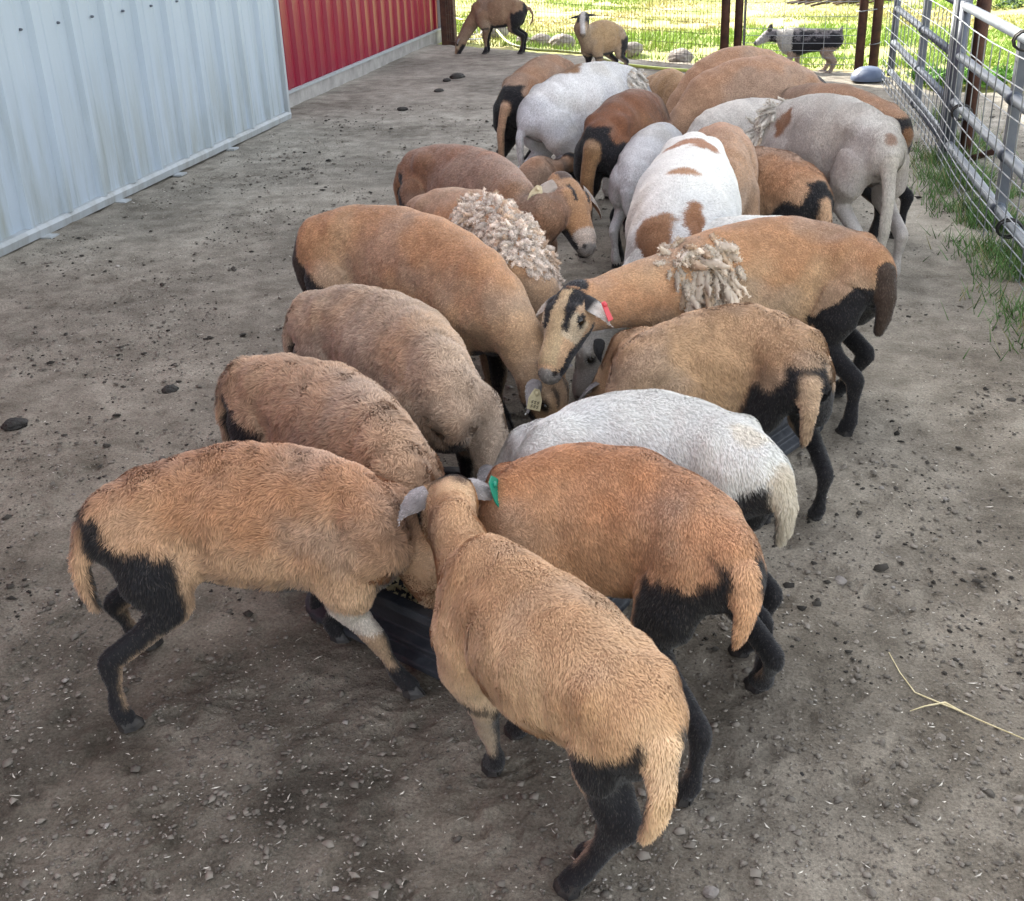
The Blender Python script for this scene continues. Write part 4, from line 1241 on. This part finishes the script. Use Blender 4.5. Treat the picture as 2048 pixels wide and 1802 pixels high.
    for ei, sg in enumerate((-1, 1)):
        root_p = P + hax * .07 * headL + hs * sg * earout * hk - hup * .018 * hk
        L = earlen * hk
        ed = nrm(hs * sg * 1.15 - hax * eback * .3 - UPZ * droop * .55 + hup * .05)
        ed2 = nrm(ed - UPZ * droop * 1.6 - hs * sg * .2)
        ew0 = hup * earup[0] + hax * earup[1]; ew = nrm(ew0 - ew0.dot(ed) * ed); en = nrm(np.cross(ew, ed)); en = en if en.dot(hax) > 0 else -en
        rows = 9; cols_ = 7; v = []; cc = []
        for layer in (0, 1):
            for i in range(rows):
                t = i / (rows - 1)
                ctr = root_p + ed * L * t * (1 - t * .5) + ed2 * L * t * t * .5
                wd = .0245 * hk * earw * (math.sin(math.pi * min(1, (t * .84 + .16)) ** .8) ** .9) * (1 - .25 * t) + .001
                for j in range(cols_):
                    sj = (j / (cols_ - 1)) * 2 - 1
                    p = ctr + ew * wd * sj + en * (abs(sj) ** 1.6) * wd * (.75 - .5 * t) - en * (.0022 if layer else 0) * (1 - abs(sj) ** 4 * .7)
                    v.append(p)
                    k2 = (.75 + .5 * rng.random())
                    ec_ = np.array(earcol[0] if layer == 0 else earcol[1])
                    if ears[0] == 'pied': ec_ = BLACK if (layer == 0 and abs(sj) < .6 and t < .62) or (layer == 1 and t < .35) else np.array((.5, .46, .41))
                    cc.append(ec_ * k2)
        qd = []
        for layer in (0, 1):
            for i in range(rows - 1):
                for j in range(cols_ - 1):
                    a = layer * rows * cols_ + i * cols_ + j
                    qq = (a, a + 1, a + cols_ + 1, a + cols_); qd.append(qq if layer == 0 else qq[::-1])
        nl = rows * cols_
        for i in range(rows - 1):
            for j in (0, cols_ - 1):
                a = i * cols_ + j; qq = (a, a + cols_, a + cols_ + nl, a + nl); qd.append(qq)
        for j in range(cols_ - 1):
            a = (rows - 1) * cols_ + j; qd.append((a, a + 1, a + 1 + nl, a + nl))
        va = np.array(v); ca = np.array(cc); fz = 900 if zc < 6 else 250
        j = rng.integers(0, len(va), fz); wj = rng.random((fz, 1)); j2 = np.clip(j + 1, 0, len(va) - 1)
        j3 = np.clip(j + cols_, 0, len(va) - 1); w3 = rng.random((fz, 1))
        p = va[j] * wj + va[j2] * (1 - wj) + (va[j3] - va[j]) * w3; ok_ = (np.linalg.norm(va[j] - va[j2], axis=1) < .02 * hk) & (np.linalg.norm(va[j] - va[j3], axis=1) < .03 * hk); p = p[ok_]; j = j[ok_]
        dd = ed * .9 + ed2 * .5 + rng.normal(0, .30, (len(p), 3)) + en * np.where(j < rows * cols_, .35, -.35)[:, None]; dd /= np.linalg.norm(dd, axis=1)[:, None]
        sd9 = np.cross(dd, en) * .0011 * max(1, zc / 3)
        fv = np.stack([p - sd9, p + sd9, p + dd * rng.uniform(.003, .0065, (len(p), 1))], 1).reshape(-1, 3)
        me = mesh_np('ear', np.concatenate([va, fv]), np.array(qd), len(va) + np.arange(len(fv)).reshape(-1, 3), np.concatenate([ca, np.repeat(ca[j] * rng.uniform(.8, 1.6, (len(j), 1)), 3, 0)]), True, None, org)
        eo = link('ear', me, M['coat'], root)
        for tg_ in tags:
            if tg_[1] == sg:
                tl_m = .042 * hk * tagk
                ts_ = 1. if en.dot(np.array([0, 0, CAM_H]) - root_p) > 0 else -1.
                ctr = root_p + ed * L * (.45 if tg_[0] != 'red' else .5) * .9 + ed2 * L * .12 + en * ts_ * .012
                b1 = ctr + ew * .012; mb = MB()
                up_ = nrm(ed * .5 - UPZ * .75); sd3 = nrm(np.cross(up_, en * ts_)); nn = np.cross(sd3, up_); nn = nn * (1 if nn.dot(en * ts_) > 0 else -1)
                shape = [(-.35, 0), (-.18, -.28), (.18, -.28), (.35, 0), (.5, .35), (.5, 1.), (-.5, 1.), (-.5, .35)] if tg_[0] != 'red' else [(-.16, -.2), (.16, -.2), (.2, 1), (-.2, 1)]
                v = [ctr + sd3 * a * tl_m + up_ * b * tl_m + nn * (.003 + z_) for z_ in (0, .003) for a, b in shape]
                n = len(shape); f = [tuple(range(n))[::-1], tuple(n + k2 for k2 in range(n))] + [(k2, (k2 + 1) % n, n + (k2 + 1) % n, n + k2) for k2 in range(n)]
                to = mb.add(v, f).build('ear_tag', TIE_MATS[tg_[0]], root, origin=org, bevel=.001)
                ik = MB()
                ik.tube([ctr + nn * .004, ctr + nn * .0105], .006 * hk, 10)
                ik.build('button', TIE_MATS[tg_[0]], to, smooth=True, origin=org).location = (0, 0, 0)
                if tg_[0] == 'cream':
                    ik = MB()
                    for r_, cn in enumerate((.45, .7)):
                        for k2 in range(3):
                            a0 = -.28 + .22 * k2
                            p = [ctr + sd3 * (a0 + .13 * (j % 2)) * tl_m + up_ * (cn + .055 * j) * tl_m + nn * .0075 for j in range(4)]
                            ik.tube(p, .0011, 4)
                    ik.build('tag_marks', M['ink'], to, origin=org)
    # ---- unshed wool hanging on
    if fleece:
        fleece_patch(root, org, V, Nn, **fleece)
    return root, dict(spine=spine, T=T, Wt=Wt, P=P, L=Lb)


def fleece_patch(root, org, V, Nn, spots, n=260, length=.05, r=.007, col=(.52, .46, .40), seed=1, hang=.6, flow=None, up_=.75, curlk=.8):
    """matted locks: each a bent tapering tuft rooted on the body"""
    rng = np.random.default_rng(seed)
    vs, qs, cs, k = [], [], [], 0
    allw = []
    for (pp, rad, ln) in spots:
        c = hitp(pp, V); d = np.linalg.norm((V - c) / np.array(rad), axis=1)
        idx = np.where((d < 1) & (d < .75 + .5 * fbm(V, .05, 2, 9)))[0]
        if len(idx) == 0: continue
        allw.append((idx, ln * (1.15 - .6 * d[idx] ** 3)))
    tot = sum(len(i) for i, _ in allw) or 1
    for idx, ln in allw:
        m_ = max(3, int(n * len(idx) / tot))
        for q3 in rng.integers(0, len(idx), m_):
            i = idx[q3]; ln_ = ln[q3]; p = V[i] - Nn[i] * .004; nn = Nn[i]
            d = nrm(nn * up_ + (flow if flow is not None else -UPZ) * .3 + rng.normal(0, .6, 3)); pts = [p]
            L = length * ln_ * rng.uniform(.6, 1.25); seg = 6
            tw = rng.uniform(0, 6); ax1 = nrm(np.cross(nn, rng.normal(0, 1, 3))); fl = nrm(flow) if flow is not None else -UPZ
            g = nrm(fl - fl.dot(nn) * nn + rng.normal(0, .35, 3))
            for j in range(seg):
                d = nrm(d + g * hang + ax1 * math.sin(tw + j * 2.1) * curlk)
                pts.append(pts[-1] + d * L / seg)
            rr = r * ln_ ** .35 * rng.uniform(.7, 1.35)
            rad_ = [rr * .9, rr * 1.15, rr * 1.15, rr * 1.05, rr * .9, rr * .7, rr * .3]
            ref = nrm(np.cross(pts[1] - pts[0], rng.normal(0, 1, 3)))
            cl = (np.array(col) if rng.random() > .15 else np.array(col) * (.8, .7, .6)) * rng.uniform(.70, 1.18)
            for j, q_ in enumerate(pts):
                t = nrm(pts[min(j + 1, seg)] - pts[max(j - 1, 0)]); ref = nrm(ref - ref.dot(t) * t); b = np.cross(t, ref)
                for a in range(6):
                    th = a * math.pi / 3 + j * .5; w_ = 1 + .35 * math.cos(2 * th)
                    vs.append(q_ + rad_[j] * w_ * (math.cos(th) * ref + math.sin(th) * b)); cs.append(cl * (.75 + .07 * j) * rng.uniform(.9, 1.1))
            for j in range(seg):
                for a in range(6): qs.append((k + j * 6 + a, k + j * 6 + (a + 1) % 6, k + (j + 1) * 6 + (a + 1) % 6, k + (j + 1) * 6 + a))
            k += (seg + 1) * 6
    if not vs: return
    # fine fluff over the locks
    Vb = np.array(vs); nb_ = len(Vb) * 4
    j = rng.integers(0, len(Vb), nb_); p = Vb[j]; d = rng.normal(0, 1, (nb_, 3)); d /= np.linalg.norm(d, axis=1)[:, None]
    l = rng.uniform(.004, .011, nb_)[:, None]; sd_ = np.cross(d, rng.normal(0, 1, (nb_, 3))); sd_ /= np.linalg.norm(sd_, axis=1)[:, None]; sd_ *= .0017
    FV = np.stack([p - sd_, p + sd_, p + d * l], 1).reshape(-1, 3); FC = np.repeat(np.array(cs)[j] * 1.1, 3, 0)
    T_ = len(Vb) + np.arange(len(FV)).reshape(-1, 3)
    me = mesh_np('wool', np.concatenate([Vb, FV]), np.array(qs), T_, np.concatenate([np.array(cs), FC]), True, None, org)
    link('wool', me, M['coat'], root)

WOOL_BROWN = dict(top=(0.441,0.234,0.126), side=(0.546,0.349,0.216), low=(0.609,0.420,0.270))
RUST = dict(top=(0.462,0.223,0.108), side=(0.567,0.327,0.186), low=(0.588,0.382,0.228))
GREYTAN = dict(top=(0.441,0.294,0.186), side=(0.493,0.371,0.270), low=(0.493,0.403,0.324))
SLEEK = dict(top=(0.441,0.240,0.126), side=(0.536,0.349,0.204), low=(0.567,0.420,0.282))
LIGHT = dict(top=(0.588,0.360,0.198), side=(0.714,0.485,0.294), low=(0.777,0.578,0.384))
DARK = dict(top=(.23, .098, .05), side=(.29, .145, .075), low=(.35, .20, .105))
MIDB = dict(top=(0.378,0.218,0.132), side=(0.430,0.267,0.168), low=(0.452,0.294,0.198))
WHITE = dict(top=(.70, .69, .65), side=(.66, .66, .65), low=(.60, .60, .61), leg=BLACK, head=(.78, .76, .74))
GREYW = dict(top=(.62, .59, .54), side=(.50, .46, .43), low=(.55, .52, .49), head=(.45, .38, .33))

SPECS = dict(
A=dict(label='brown woolly sheep at lower left, standing side on with its head in the near trough',
  T=(196,1000,.50), Mm=(455,905,.56), Wt=(722,958,.55), N_=(800,1030,.47), P=(872,1072,.38), O=(885,1180,.19), rumpblack=1., hgt=.56, wid=1.1, hair=.015, curl=1.15, cols=WOOL_BROWN,
  feet=dict(hl=(300,1292), hr=(258,1455), fl=(678,1280), fr=(825,1388)), tail=(-.02,.225,.0), tailw=0.78, whiteleg=True, ears=('grey',.6)),
B=dict(label='light golden tan sheep nearest the camera, back turned, green tag in its right ear',
  T=(1298,1405,.525), Mm=(1130,1205,.57), Wt=(955,1080,.56), N_=(905,1010,.565), P=(897,948,.57), O=('r',.12,.01,-.14), hgt=.57, wid=.93, hair=.0115, vox=.0085, curl=.5, cols=LIGHT, headL=.24, thigh=.62, depth=.78,
  feet=dict(hl=(1135,1765), hr=('f',.48,.03), hl_j={1:(1215,1480,.36),2:(1185,1535,.275),3:(1200,1595,.215),4:(1224,1645,.17),5:(1203,1697,.10),6:(1168,1740,.05),7:(1138,1765,.022)}, fl=(985,1540), fr=('f',1.15,.12)), tail=(-.035,.17,.005), tailw=0.78, face='darktop', earup=(1.,.15), earw=1.05, tagk=1.35, spots=[((900,912,.56),(.045,.02,.02),(.03,.025,.022)),((918,948,.56),.016,(.14,.08,.05))], tags=[('green',1)], ears=('grey',.9), neckr=.80, earlen=.085),
C=dict(label='curly brown sheep between the side-on woolly sheep and the smooth grey tan back',
  T=(478,725,.53), Mm=(650,740,.57), Wt=(790,870,.555), N_=(845,965,.43), P=(885,1015,.33), O=('r',.06,0,-.20), hgt=.57, wid=1.0, neckr=.86, hair=.016, curl=1.2, cols=dict(top=(.44,.28,.175),side=(.50,.34,.22),low=(.54,.39,.255)),
  feet=dict(fr=(637,1240)), ears=('grey',.6), tailw=0.98),
F_=dict(label='grey tan sheep, left middle, between the curly brown sheep and the tall sleek tan one',
  T=(612,590,.58), Mm=(770,592,.63), Wt=(890,705,.60), N_=(965,820,.45), P=(1015,910,.33), O=('r',.07,0,-.21), rumpblack=.6, hgt=.62, wid=.98, neckr=.84, hair=.013, curl=.8, cols=GREYTAN, ears=('grey',.6), tailw=0.90),
G=dict(label='sleek tan sheep reaching down to the middle trough, cream tag in its drooping ear',
  T=(622,440,.66), Mm=(800,420,.71), Wt=(985,520,.64), N_=(1050,650,.49), P=(1106,735,.37), O=('r',.03,-.04,-.24), rumpblack=.6, hgt=.70, bony=1.0, wid=0.93, hair=.008, curl=.2, cols=SLEEK, neckr=.92,
  feet=dict(fr=(945,830), fl=(1010,850)), tail=(-.02,.22,-.02), tailcol=(.05,.035,.03), tags=[('cream',1)], ears=('grey',.45), face='tan', headL=.265),
H=dict(label='big tan sheep with black striped face, wool locks hanging from its shoulder, red ear tag',
  T=(1755,500,.60), Mm=(1590,440,.66), Wt=(1370,487,.645), N_=(1235,548,.60), P=(1140,572,.60), O=(1082,735,.42), hgt=.66, bony=1.0, wid=1.02, hair=.008, curl=.15, cols=SLEEK, face='badger', rumpblack=.72, headL=.265, neckr=1.0, vox=.006,
  feet=dict(hl=(1690,870), hr=(1672,790)), tail=(-.0,.21,-.01), tailcol=(.06,.04,.03), tags=[('red',-1)], ears=('pied',.95,-.2), earw=1.15,
  fleece=dict(spots=[((1385,505,.60),(.09,.10,.09),1.),((1450,510,.60),(.07,.08,.09),1.2),((1405,575,.50),(.05,.06,.12),1.8),((1450,580,.50),(.04,.05,.10),1.6)], n=170, length=.066, r=.0088, up_=.25, curlk=1.2, col=(.60,.51,.41), hang=1.2, seed=3)),
L=dict(label='crimped woolly brown sheep standing right below the big sheep with the striped face',
  T=(1612,715,.51), Mm=(1500,618,.57), Wt=(1290,675,.54), N_=(1235,715,.44), P=(1205,745,.36), O=('r',.05,0,-.21), hgt=.57, wid=1.12, hair=.011, curl=.8, cols=dict(top=(.44,.275,.155),side=(.50,.325,.19),low=(.52,.35,.21)),
  tail=(.0,.19,.0), tailw=0.78, ears=('grey',.6)),
E=dict(label='clean white sheep between the crimped brown sheep and the rusty orange one',
  T=(1535,900,.52), Mm=(1310,792,.57), Wt=(1095,862,.53), N_=(1030,915,.43), P=(990,950,.33), O=('r',.06,0,-.21), hgt=.57, wid=1.1, hair=.012, curl=.3, cols=WHITE,
  feet=dict(hr=(1480,1310), hl=(1512,1378)), tail=(.01,.175,.0), tailw=0.90, tailcol=(.55,.48,.38), belly=False, rumpblack=.85, ears=('grey',.6),
  spots=[((1500,862,.55),(.05,.04,.05),(.72,.66,.56))]),
D=dict(label='rusty orange sheep with black thighs, right behind the nearest golden tan sheep',
  T=(1478,1085,.52), Mm=(1260,912,.565), Wt=(1040,940,.54), N_=(985,990,.43), P=(955,1040,.33), O=('r',.06,0,-.21), hgt=.57, wid=1.1, hair=.0105, curl=.35, cols=RUST,
  feet=dict(hl=(1365,1600), hr=(1512,1375)), tail=(-.02,.16,-.005), tailw=0.78, ears=('grey',.6), tags=[]),
I=dict(label='tan sheep wearing a thick collar of unshed grey wool over its shoulders',
  T=(832,400,.63), Mm=(945,385,.70), Wt=(1035,465,.66), N_=(1075,570,.52), P=(1105,670,.36), O=('r',.06,0,-.22), hgt=.72, bony=1.0, wid=0.98, hair=.008, curl=.2, cols=SLEEK,
  ears=('grey',.6),
  fleece=dict(spots=[((960,400,.60),(.11,.11,.13),.75),((1000,455,.60),(.15,.15,.17),.85),((1060,470,.58),(.13,.13,.17),.85),((930,450,.52),(.09,.10,.11),.8),((1105,530,.50),(.06,.09,.12),.8)], n=1300, length=.052, r=.0082, up_=.18, col=(.66,.57,.49), hang=.6, curlk=.9, seed=5)),
K=dict(label='reddish brown sheep with raised head and cream ear tag, beside the wool-collared sheep',
  T=(826,305,.66), Mm=(945,300,.715), Wt=(1040,372,.665), N_=(1085,390,.65), P=(1140,350,.69), O=('r',.17,.02,-.17), hgt=.74, bony=1.0, wid=0.91, hair=.009, curl=.15, cols=dict(top=(.27,.14,.085),side=(.30,.17,.10),low=(.36,.2,.1),head=(.40,.22,.11)), face='tan', headL=.285, vox=.0065,
  tags=[('cream',1)], ears=('tan',1.0,-.1), earout=.066, neckr=.85, earlen=.14, earw=1.2, belly=True, rumpblack=.8),
M_=dict(label='white sheep mostly hidden behind the big striped-face sheep, only its back showing',
  T=(1662,462,.535), az=-160, Wt=(0,0), L=.62, hgt=.60, wid=1.05, hair=.012, curl=.2, cols=WHITE, headL=.24, ears=('black',.5), tags=[('red',1)], belly=False, rumpblack=.3, legblack=0),
N=dict(label='white sheep with brown spots down its back, head lowered toward the camera',
  T=(1390,268,.72), Mm=(1375,310,.76), Wt=(1338,430,.63), N_=(1308,510,.50), P=(1290,590,.33), O=('r',.05,0,-.24), hgt=.76, bony=1.0, wid=1.12, hair=.010, curl=.15, cols=WHITE, legblack=0, belly=False, ears=('grey',.6),
  spots=[((1387,278,.60),(.14,.08,.06),(.30,.14,.07)),((1370,337,.64),(.07,.035,.05),(.36,.2,.11)),((1392,440,.60),(.035,.07,.08),(.27,.13,.065)),((1300,505,.55),(.075,.12,.14),(.30,.16,.085))]),
O_=dict(label='brown sheep squeezed in behind the white one with brown spots down its back',
  T=(1440,262,.64), Wt=(1458,345), L=.62, hgt=.72, wid=.9, hair=.01, curl=.1, cols=MIDB, ears=('grey',.6)),
R_=dict(label='small grey white sheep with pale legs standing left of the brown-spotted white one',
  T=(1262,330,.50), Wt=(1330,262), L=.5, hgt=.62, wid=.95, hair=.008, curl=.1, cols=dict(top=(.70,.69,.69),side=(.63,.62,.63),low=(.66,.65,.64)), legblack=0, belly=False,
  tail=(0,.18,-.02), ears=('grey',.6)),
S_=dict(label='dark reddish brown sheep seen from behind, pale tan tail between black thighs',
  T=(1196,255,.64), Wt=(1305,190), L=.60, hgt=.75, bony=1.0, wid=0.93, hair=.008, curl=.1, cols=DARK,
  tail=(-.02,.40,.01), tailcol=(.30,.17,.08), ears=('grey',.6)),
T_=dict(label='grey white sheep with a single brown spot on its rump, back left of herd',
  T=(1063,200,.65), Wt=(1250,140), L=.70, hgt=.79, bony=1.0, wid=1.07, hair=.009, curl=.1, cols=dict(top=(.78,.77,.75),side=(.66,.66,.68),low=(.68,.68,.68)), legblack=0, belly=False,
  tail=(-.03,.32,-.01), tailw=0.66, spots=[((1125,130,.65),(.09,.10,.09),(.33,.19,.10))], ears=('grey',.6),
  fleece=dict(spots=[((1275,158,.62),(.10,.10,.06),.9)], n=120, length=.05, r=.005, col=(.62,.59,.54), seed=11, hang=.3)),
U_=dict(label='dark brown sheep behind the white one with the single rump spot, tan tail hanging',
  T=(1022,180,.64), Wt=(1180,110), L=.66, hgt=.77, bony=1.0, wid=0.93, hair=.008, curl=.1, cols=MIDB,
  tail=(-.02,.38,.02), tailw=0.66, ears=('grey',.6)),
V_=dict(label='brown lamb lying among the legs with its striped face turned right',
  T=(1062,350,.31), Mm=(1070,318,.40), Wt=(1092,322,.36), N_=(1112,325,.36), P=(1140,306,.38), O=(1178,334,.26), hgt=.42, wid=1.0, legscale=.60, hair=.008, curl=.2, cols=MIDB, face='badger', headL=.19, ears=('grey',.6), tail=(.05,.12,.0), earlen=.10),
Q_=dict(label='small tan sheep with a green ear tag at the back, head lowered toward the camera',
  T=(1308,158,.52), az=-62, Wt=(0,0), L=.48, pose='q', hgt=.60, wid=.95, hair=.008, curl=.1, cols=dict(top=(.38,.24,.13),side=(.38,.24,.13),low=(.40,.27,.15)), face='badger', tags=[('green',1)], ears=('white',.9), headL=.23),
P_=dict(label='large brown sheep in the back row, its neck reaching down left',
  T=(1635,162,.67), az=-150, Wt=(0,0), L=.66, hgt=.815, bony=1.0, wid=1.04, hair=.008, curl=.1, cols=MIDB, ears=('grey',.6), neckr=1.05),
P2=dict(label='brown sheep farthest back by the middle posts, just above the large brown one',
  T=(1580,135,.66), az=-142, Wt=(0,0), L=.64, hgt=.80, bony=1.0, wid=0.93, hair=.008, curl=.1, cols=MIDB, ears=('grey',.6)),
X_=dict(label='brown sheep beside the steel gate, half hidden behind the tall grizzled white sheep',
  T=(1802,232,.62), Wt=(1590,180), L=.74, hgt=.72, bony=1.0, wid=0.95, hair=.008, curl=.1, cols=MIDB,
  tail=(0,.10,-.03), tailcol=(.2,.1,.05), ears=('grey',.6)),
Z_=dict(label='pale grey sheep wedged left of the tall grizzled white sheep with shoulder wool',
  T=(1590,215,.58), az=-150, Wt=(0,0), L=.5, hgt=.64, wid=1., hair=.009, curl=.1, cols=dict(top=(.62,.58,.53),side=(.58,.55,.52),low=(.5,.5,.5)), legblack=0, belly=False, ears=('grey',.6)),
Y_=dict(label='tall grizzled white sheep at the right with shedding shoulder wool and long pale tail',
  T=(1775,268,.66), Mm=(1690,196,.755), Wt=(1575,205,.71), N_=(1515,262,.57), P=(1475,325,.43), O=('r',.06,0,-.25), hgt=.76, bony=1.0, wid=1.02, hair=.009, curl=.15, cols=GREYW, legblack=0, belly=False, whiteleg=False,
  feet=dict(hr=(1780,568)), tail=(.0,.46,.0), tailw=0.78, tailcol=(.58,.54,.48), ears=('grey',.6),
  spots=[((1562,240,.6),(.04,.03,.08),(.26,.12,.06)),((1787,275,.58),(.03,.03,.08),(.26,.14,.09))],
  fleece=dict(spots=[((1530,215,.63),(.10,.10,.10),1.),((1510,250,.55),(.10,.09,.13),1.3)], n=260, length=.065, r=.0065, up_=.3, curlk=1.2, col=(.58,.55,.49), hang=1.0, seed=8)),
AA=dict(label='small brown woolly sheep with rounded back in front of the tall grizzled one',
  T=(1632,372,.49), Wt=(1505,310), L=.5, hgt=.59, wid=1.15, hair=.012, curl=.5, cols=WOOL_BROWN,
  tail=(.02,.2,0), tailw=0.90, ears=('grey',.6)),
BB=dict(label='brown sheep grazing alone by the shed corner post, green tag in its ear',
  T=(1045,6,.56), az=180, Wt=(0,0), L=.50, pose='graze', hgt=.65, wid=.95, hair=.008, curl=.1, cols=dict(top=(.26,.16,.10),side=(.29,.185,.12),low=(.30,.19,.12)), face='badger', headL=.22,
  tail=(.0,.2,.04), tailw=0.57, tags=[('green',1)], ears=('grey',.8)),
CC=dict(label='tan sheep with white blaze on black face, alone at the back fence facing the camera',
  T=(1242,60,.46), az=-130, Wt=(0,0), L=.42, pose='look', hgt=.56, wid=.85, hair=.008, curl=.1, cols=dict(top=(.36,.24,.13),side=(.38,.25,.14),low=(.38,.26,.16)), face='white', headL=.22,
  tailw=0.66, ears=('black',.25)),
)

for k_, sp_ in SPECS.items():
    sheep(**sp_)


def dog():
    """stocky blue merle dog walking left beyond the fence"""
    c0 = W(1664, 152); c0 = np.array([c0[0], 12.42, -.02]); K = .80; org = c0.copy()
    fwd = nrm(np.array([-.97, .24, 0.])); sd = np.cross(fwd, UPZ)
    def p(f, l, z): return c0 + (fwd * f + sd * l + UPZ * z) * K
    ch = {}
    ch['torso'] = Chain([p(-.06, 0, .40), p(0, 0, .40), p(.12, 0, .395), p(.27, 0, .39), p(.42, 0, .375), p(.54, 0, .375), p(.60, 0, .38)], sd,
                        [.05, .085, .095, .105, .115, .10, .06], [.06, .09, .095, .105, .125, .12, .08])
    ch['neck'] = Chain([p(.52, 0, .42), p(.66, 0, .44), p(.76, 0, .44)], sd, np.array([.085, .068, .06]) * K, np.array([.09, .07, .06]) * K)
    ch['head'] = Chain([p(.74, 0, .45), p(.80, 0, .445), p(.85, 0, .41), p(.92, 0, .365), p(.96, 0, .345)], sd, np.array([.055, .068, .052, .033, .022]) * K, np.array([.05, .06, .048, .032, .022]) * K)
    for nm_, l, f in (('hl', -.07, -.0), ('hr', .07, .10)):
        ch[nm_] = Chain([p(.02, l, .36), p(.06 + f * .4, l, .25), p(-.05 + f * .8, l, .15), p(-.02 + f, l, .06), p(.0 + f, l, .02), p(.05 + f, l, .018)], sd, np.array([.05, .042, .024, .02, .022, .018]) * K, np.array([.085, .06, .03, .02, .022, .016]) * K)
    for nm_, l, f in (('fl', -.07, .03), ('fr', .07, -.08)):
        ch[nm_] = Chain([p(.50, l, .36), p(.47 + f * .3, l, .25), p(.49 + f * .7, l, .13), p(.49 + f, l, .04), p(.53 + f, l, .018)], sd, np.array([.045, .032, .022, .02, .018]) * K, np.array([.07, .042, .022, .02, .016]) * K)
    ch['tail'] = Chain([p(-.03, 0, .44), p(-.08, 0, .49), p(-.10, 0, .55)], sd, np.array([.03, .022, .008]) * K, np.array([.03, .022, .008]) * K)
    V, Q, Nn, area = surface_nets(list(ch.values()),   .010, .012)
    D = np.array([c.dist(V)[0] for c in ch.values()]); part = D.argmin(0); nm = list(ch)
    n1 = fbm(V, .09, 3, 5); n2 = fbm(V, .03, 2, 9); f_ = (V - c0) @ fwd
    c = np.repeat([np.array([.15, .14, .15])], len(V), 0)
    c = mixc(c, (.02, .02, .025), ((n1 + .4 * (n2 - .5) > .50) | (V[:, 2] < .30)).astype(float))
    c = mixc(c, (.40, .39, .37), ((f_ > .38) & (f_ < .55)).astype(float))
    c = mixc(c, (.35, .27, .22), (np.isin(part, [nm.index(k) for k in ('hl', 'hr', 'fl', 'fr')]) & (V[:, 2] < .24)).astype(float))
    c = mixc(c, (.4, .39, .39), ((part == nm.index('head')) & (n1 > .42)).astype(float))
    c = mixc(c, (.02, .02, .02), (f_ > .945 * K).astype(float))
    t = empty('dog', org); tag(t, 'stocky blue merle dog with pricked ears walking left beyond the wire gate', 'dog')
    rng = np.random.default_rng(3); nb_ = 26000
    qi = rng.choice(len(Q), nb_, p=area / area.sum()); vi = Q[qi, rng.integers(0, 4, nb_)]
    uu = rng.random((nb_, 1)); Rt = V[Q[qi, 0]] * uu + V[Q[qi, 2]] * (1 - uu)
    fl = -fwd * .8 - UPZ * .6 + rng.normal(0, .3, (nb_, 3)) + Nn[vi] * .45; fl /= np.linalg.norm(fl, axis=1)[:, None]
    s2 = np.cross(fl, Nn[vi]) * .005
    HV = np.stack([Rt - s2, Rt + s2, Rt + fl * .022], 1).reshape(-1, 3); hc = np.repeat(c[vi] * rng.uniform(.7, 1.4, (nb_, 1)), 3, 0)
    me = mesh_np('body', np.concatenate([V, HV]), Q, len(V) + np.arange(len(HV)).reshape(-1, 3), np.concatenate([c, hc]), True, np.concatenate([Nn, np.repeat(Nn[vi], 3, 0)]), org)
    link('body', me, M['coat'], t)
    for sg in (-1, 1):
        b = p(.775, sg * .038, .485); mb = MB()
        v = [b - fwd * .03 + sd * sg * .0, b + fwd * .028, b + sd * sg * .022 - fwd * .005, b + UPZ * .085 - fwd * .005 + sd * sg * .012, b - UPZ * .015]
        mb.add(v, [(0, 3, 1), (1, 3, 2), (2, 3, 0), (0, 1, 4), (1, 2, 4), (2, 0, 4)])
        mb.build('ear', M['ink'], t, origin=org)
        import bmesh
        bm = bmesh.new(); bmesh.ops.create_icosphere(bm, subdivisions=2, radius=.011); me = bpy.data.meshes.new('eye'); bm.to_mesh(me); bm.free()
        link('eye', me, M['eye'], t, loc=p(.845, sg * .045, .44) - org)


dog()
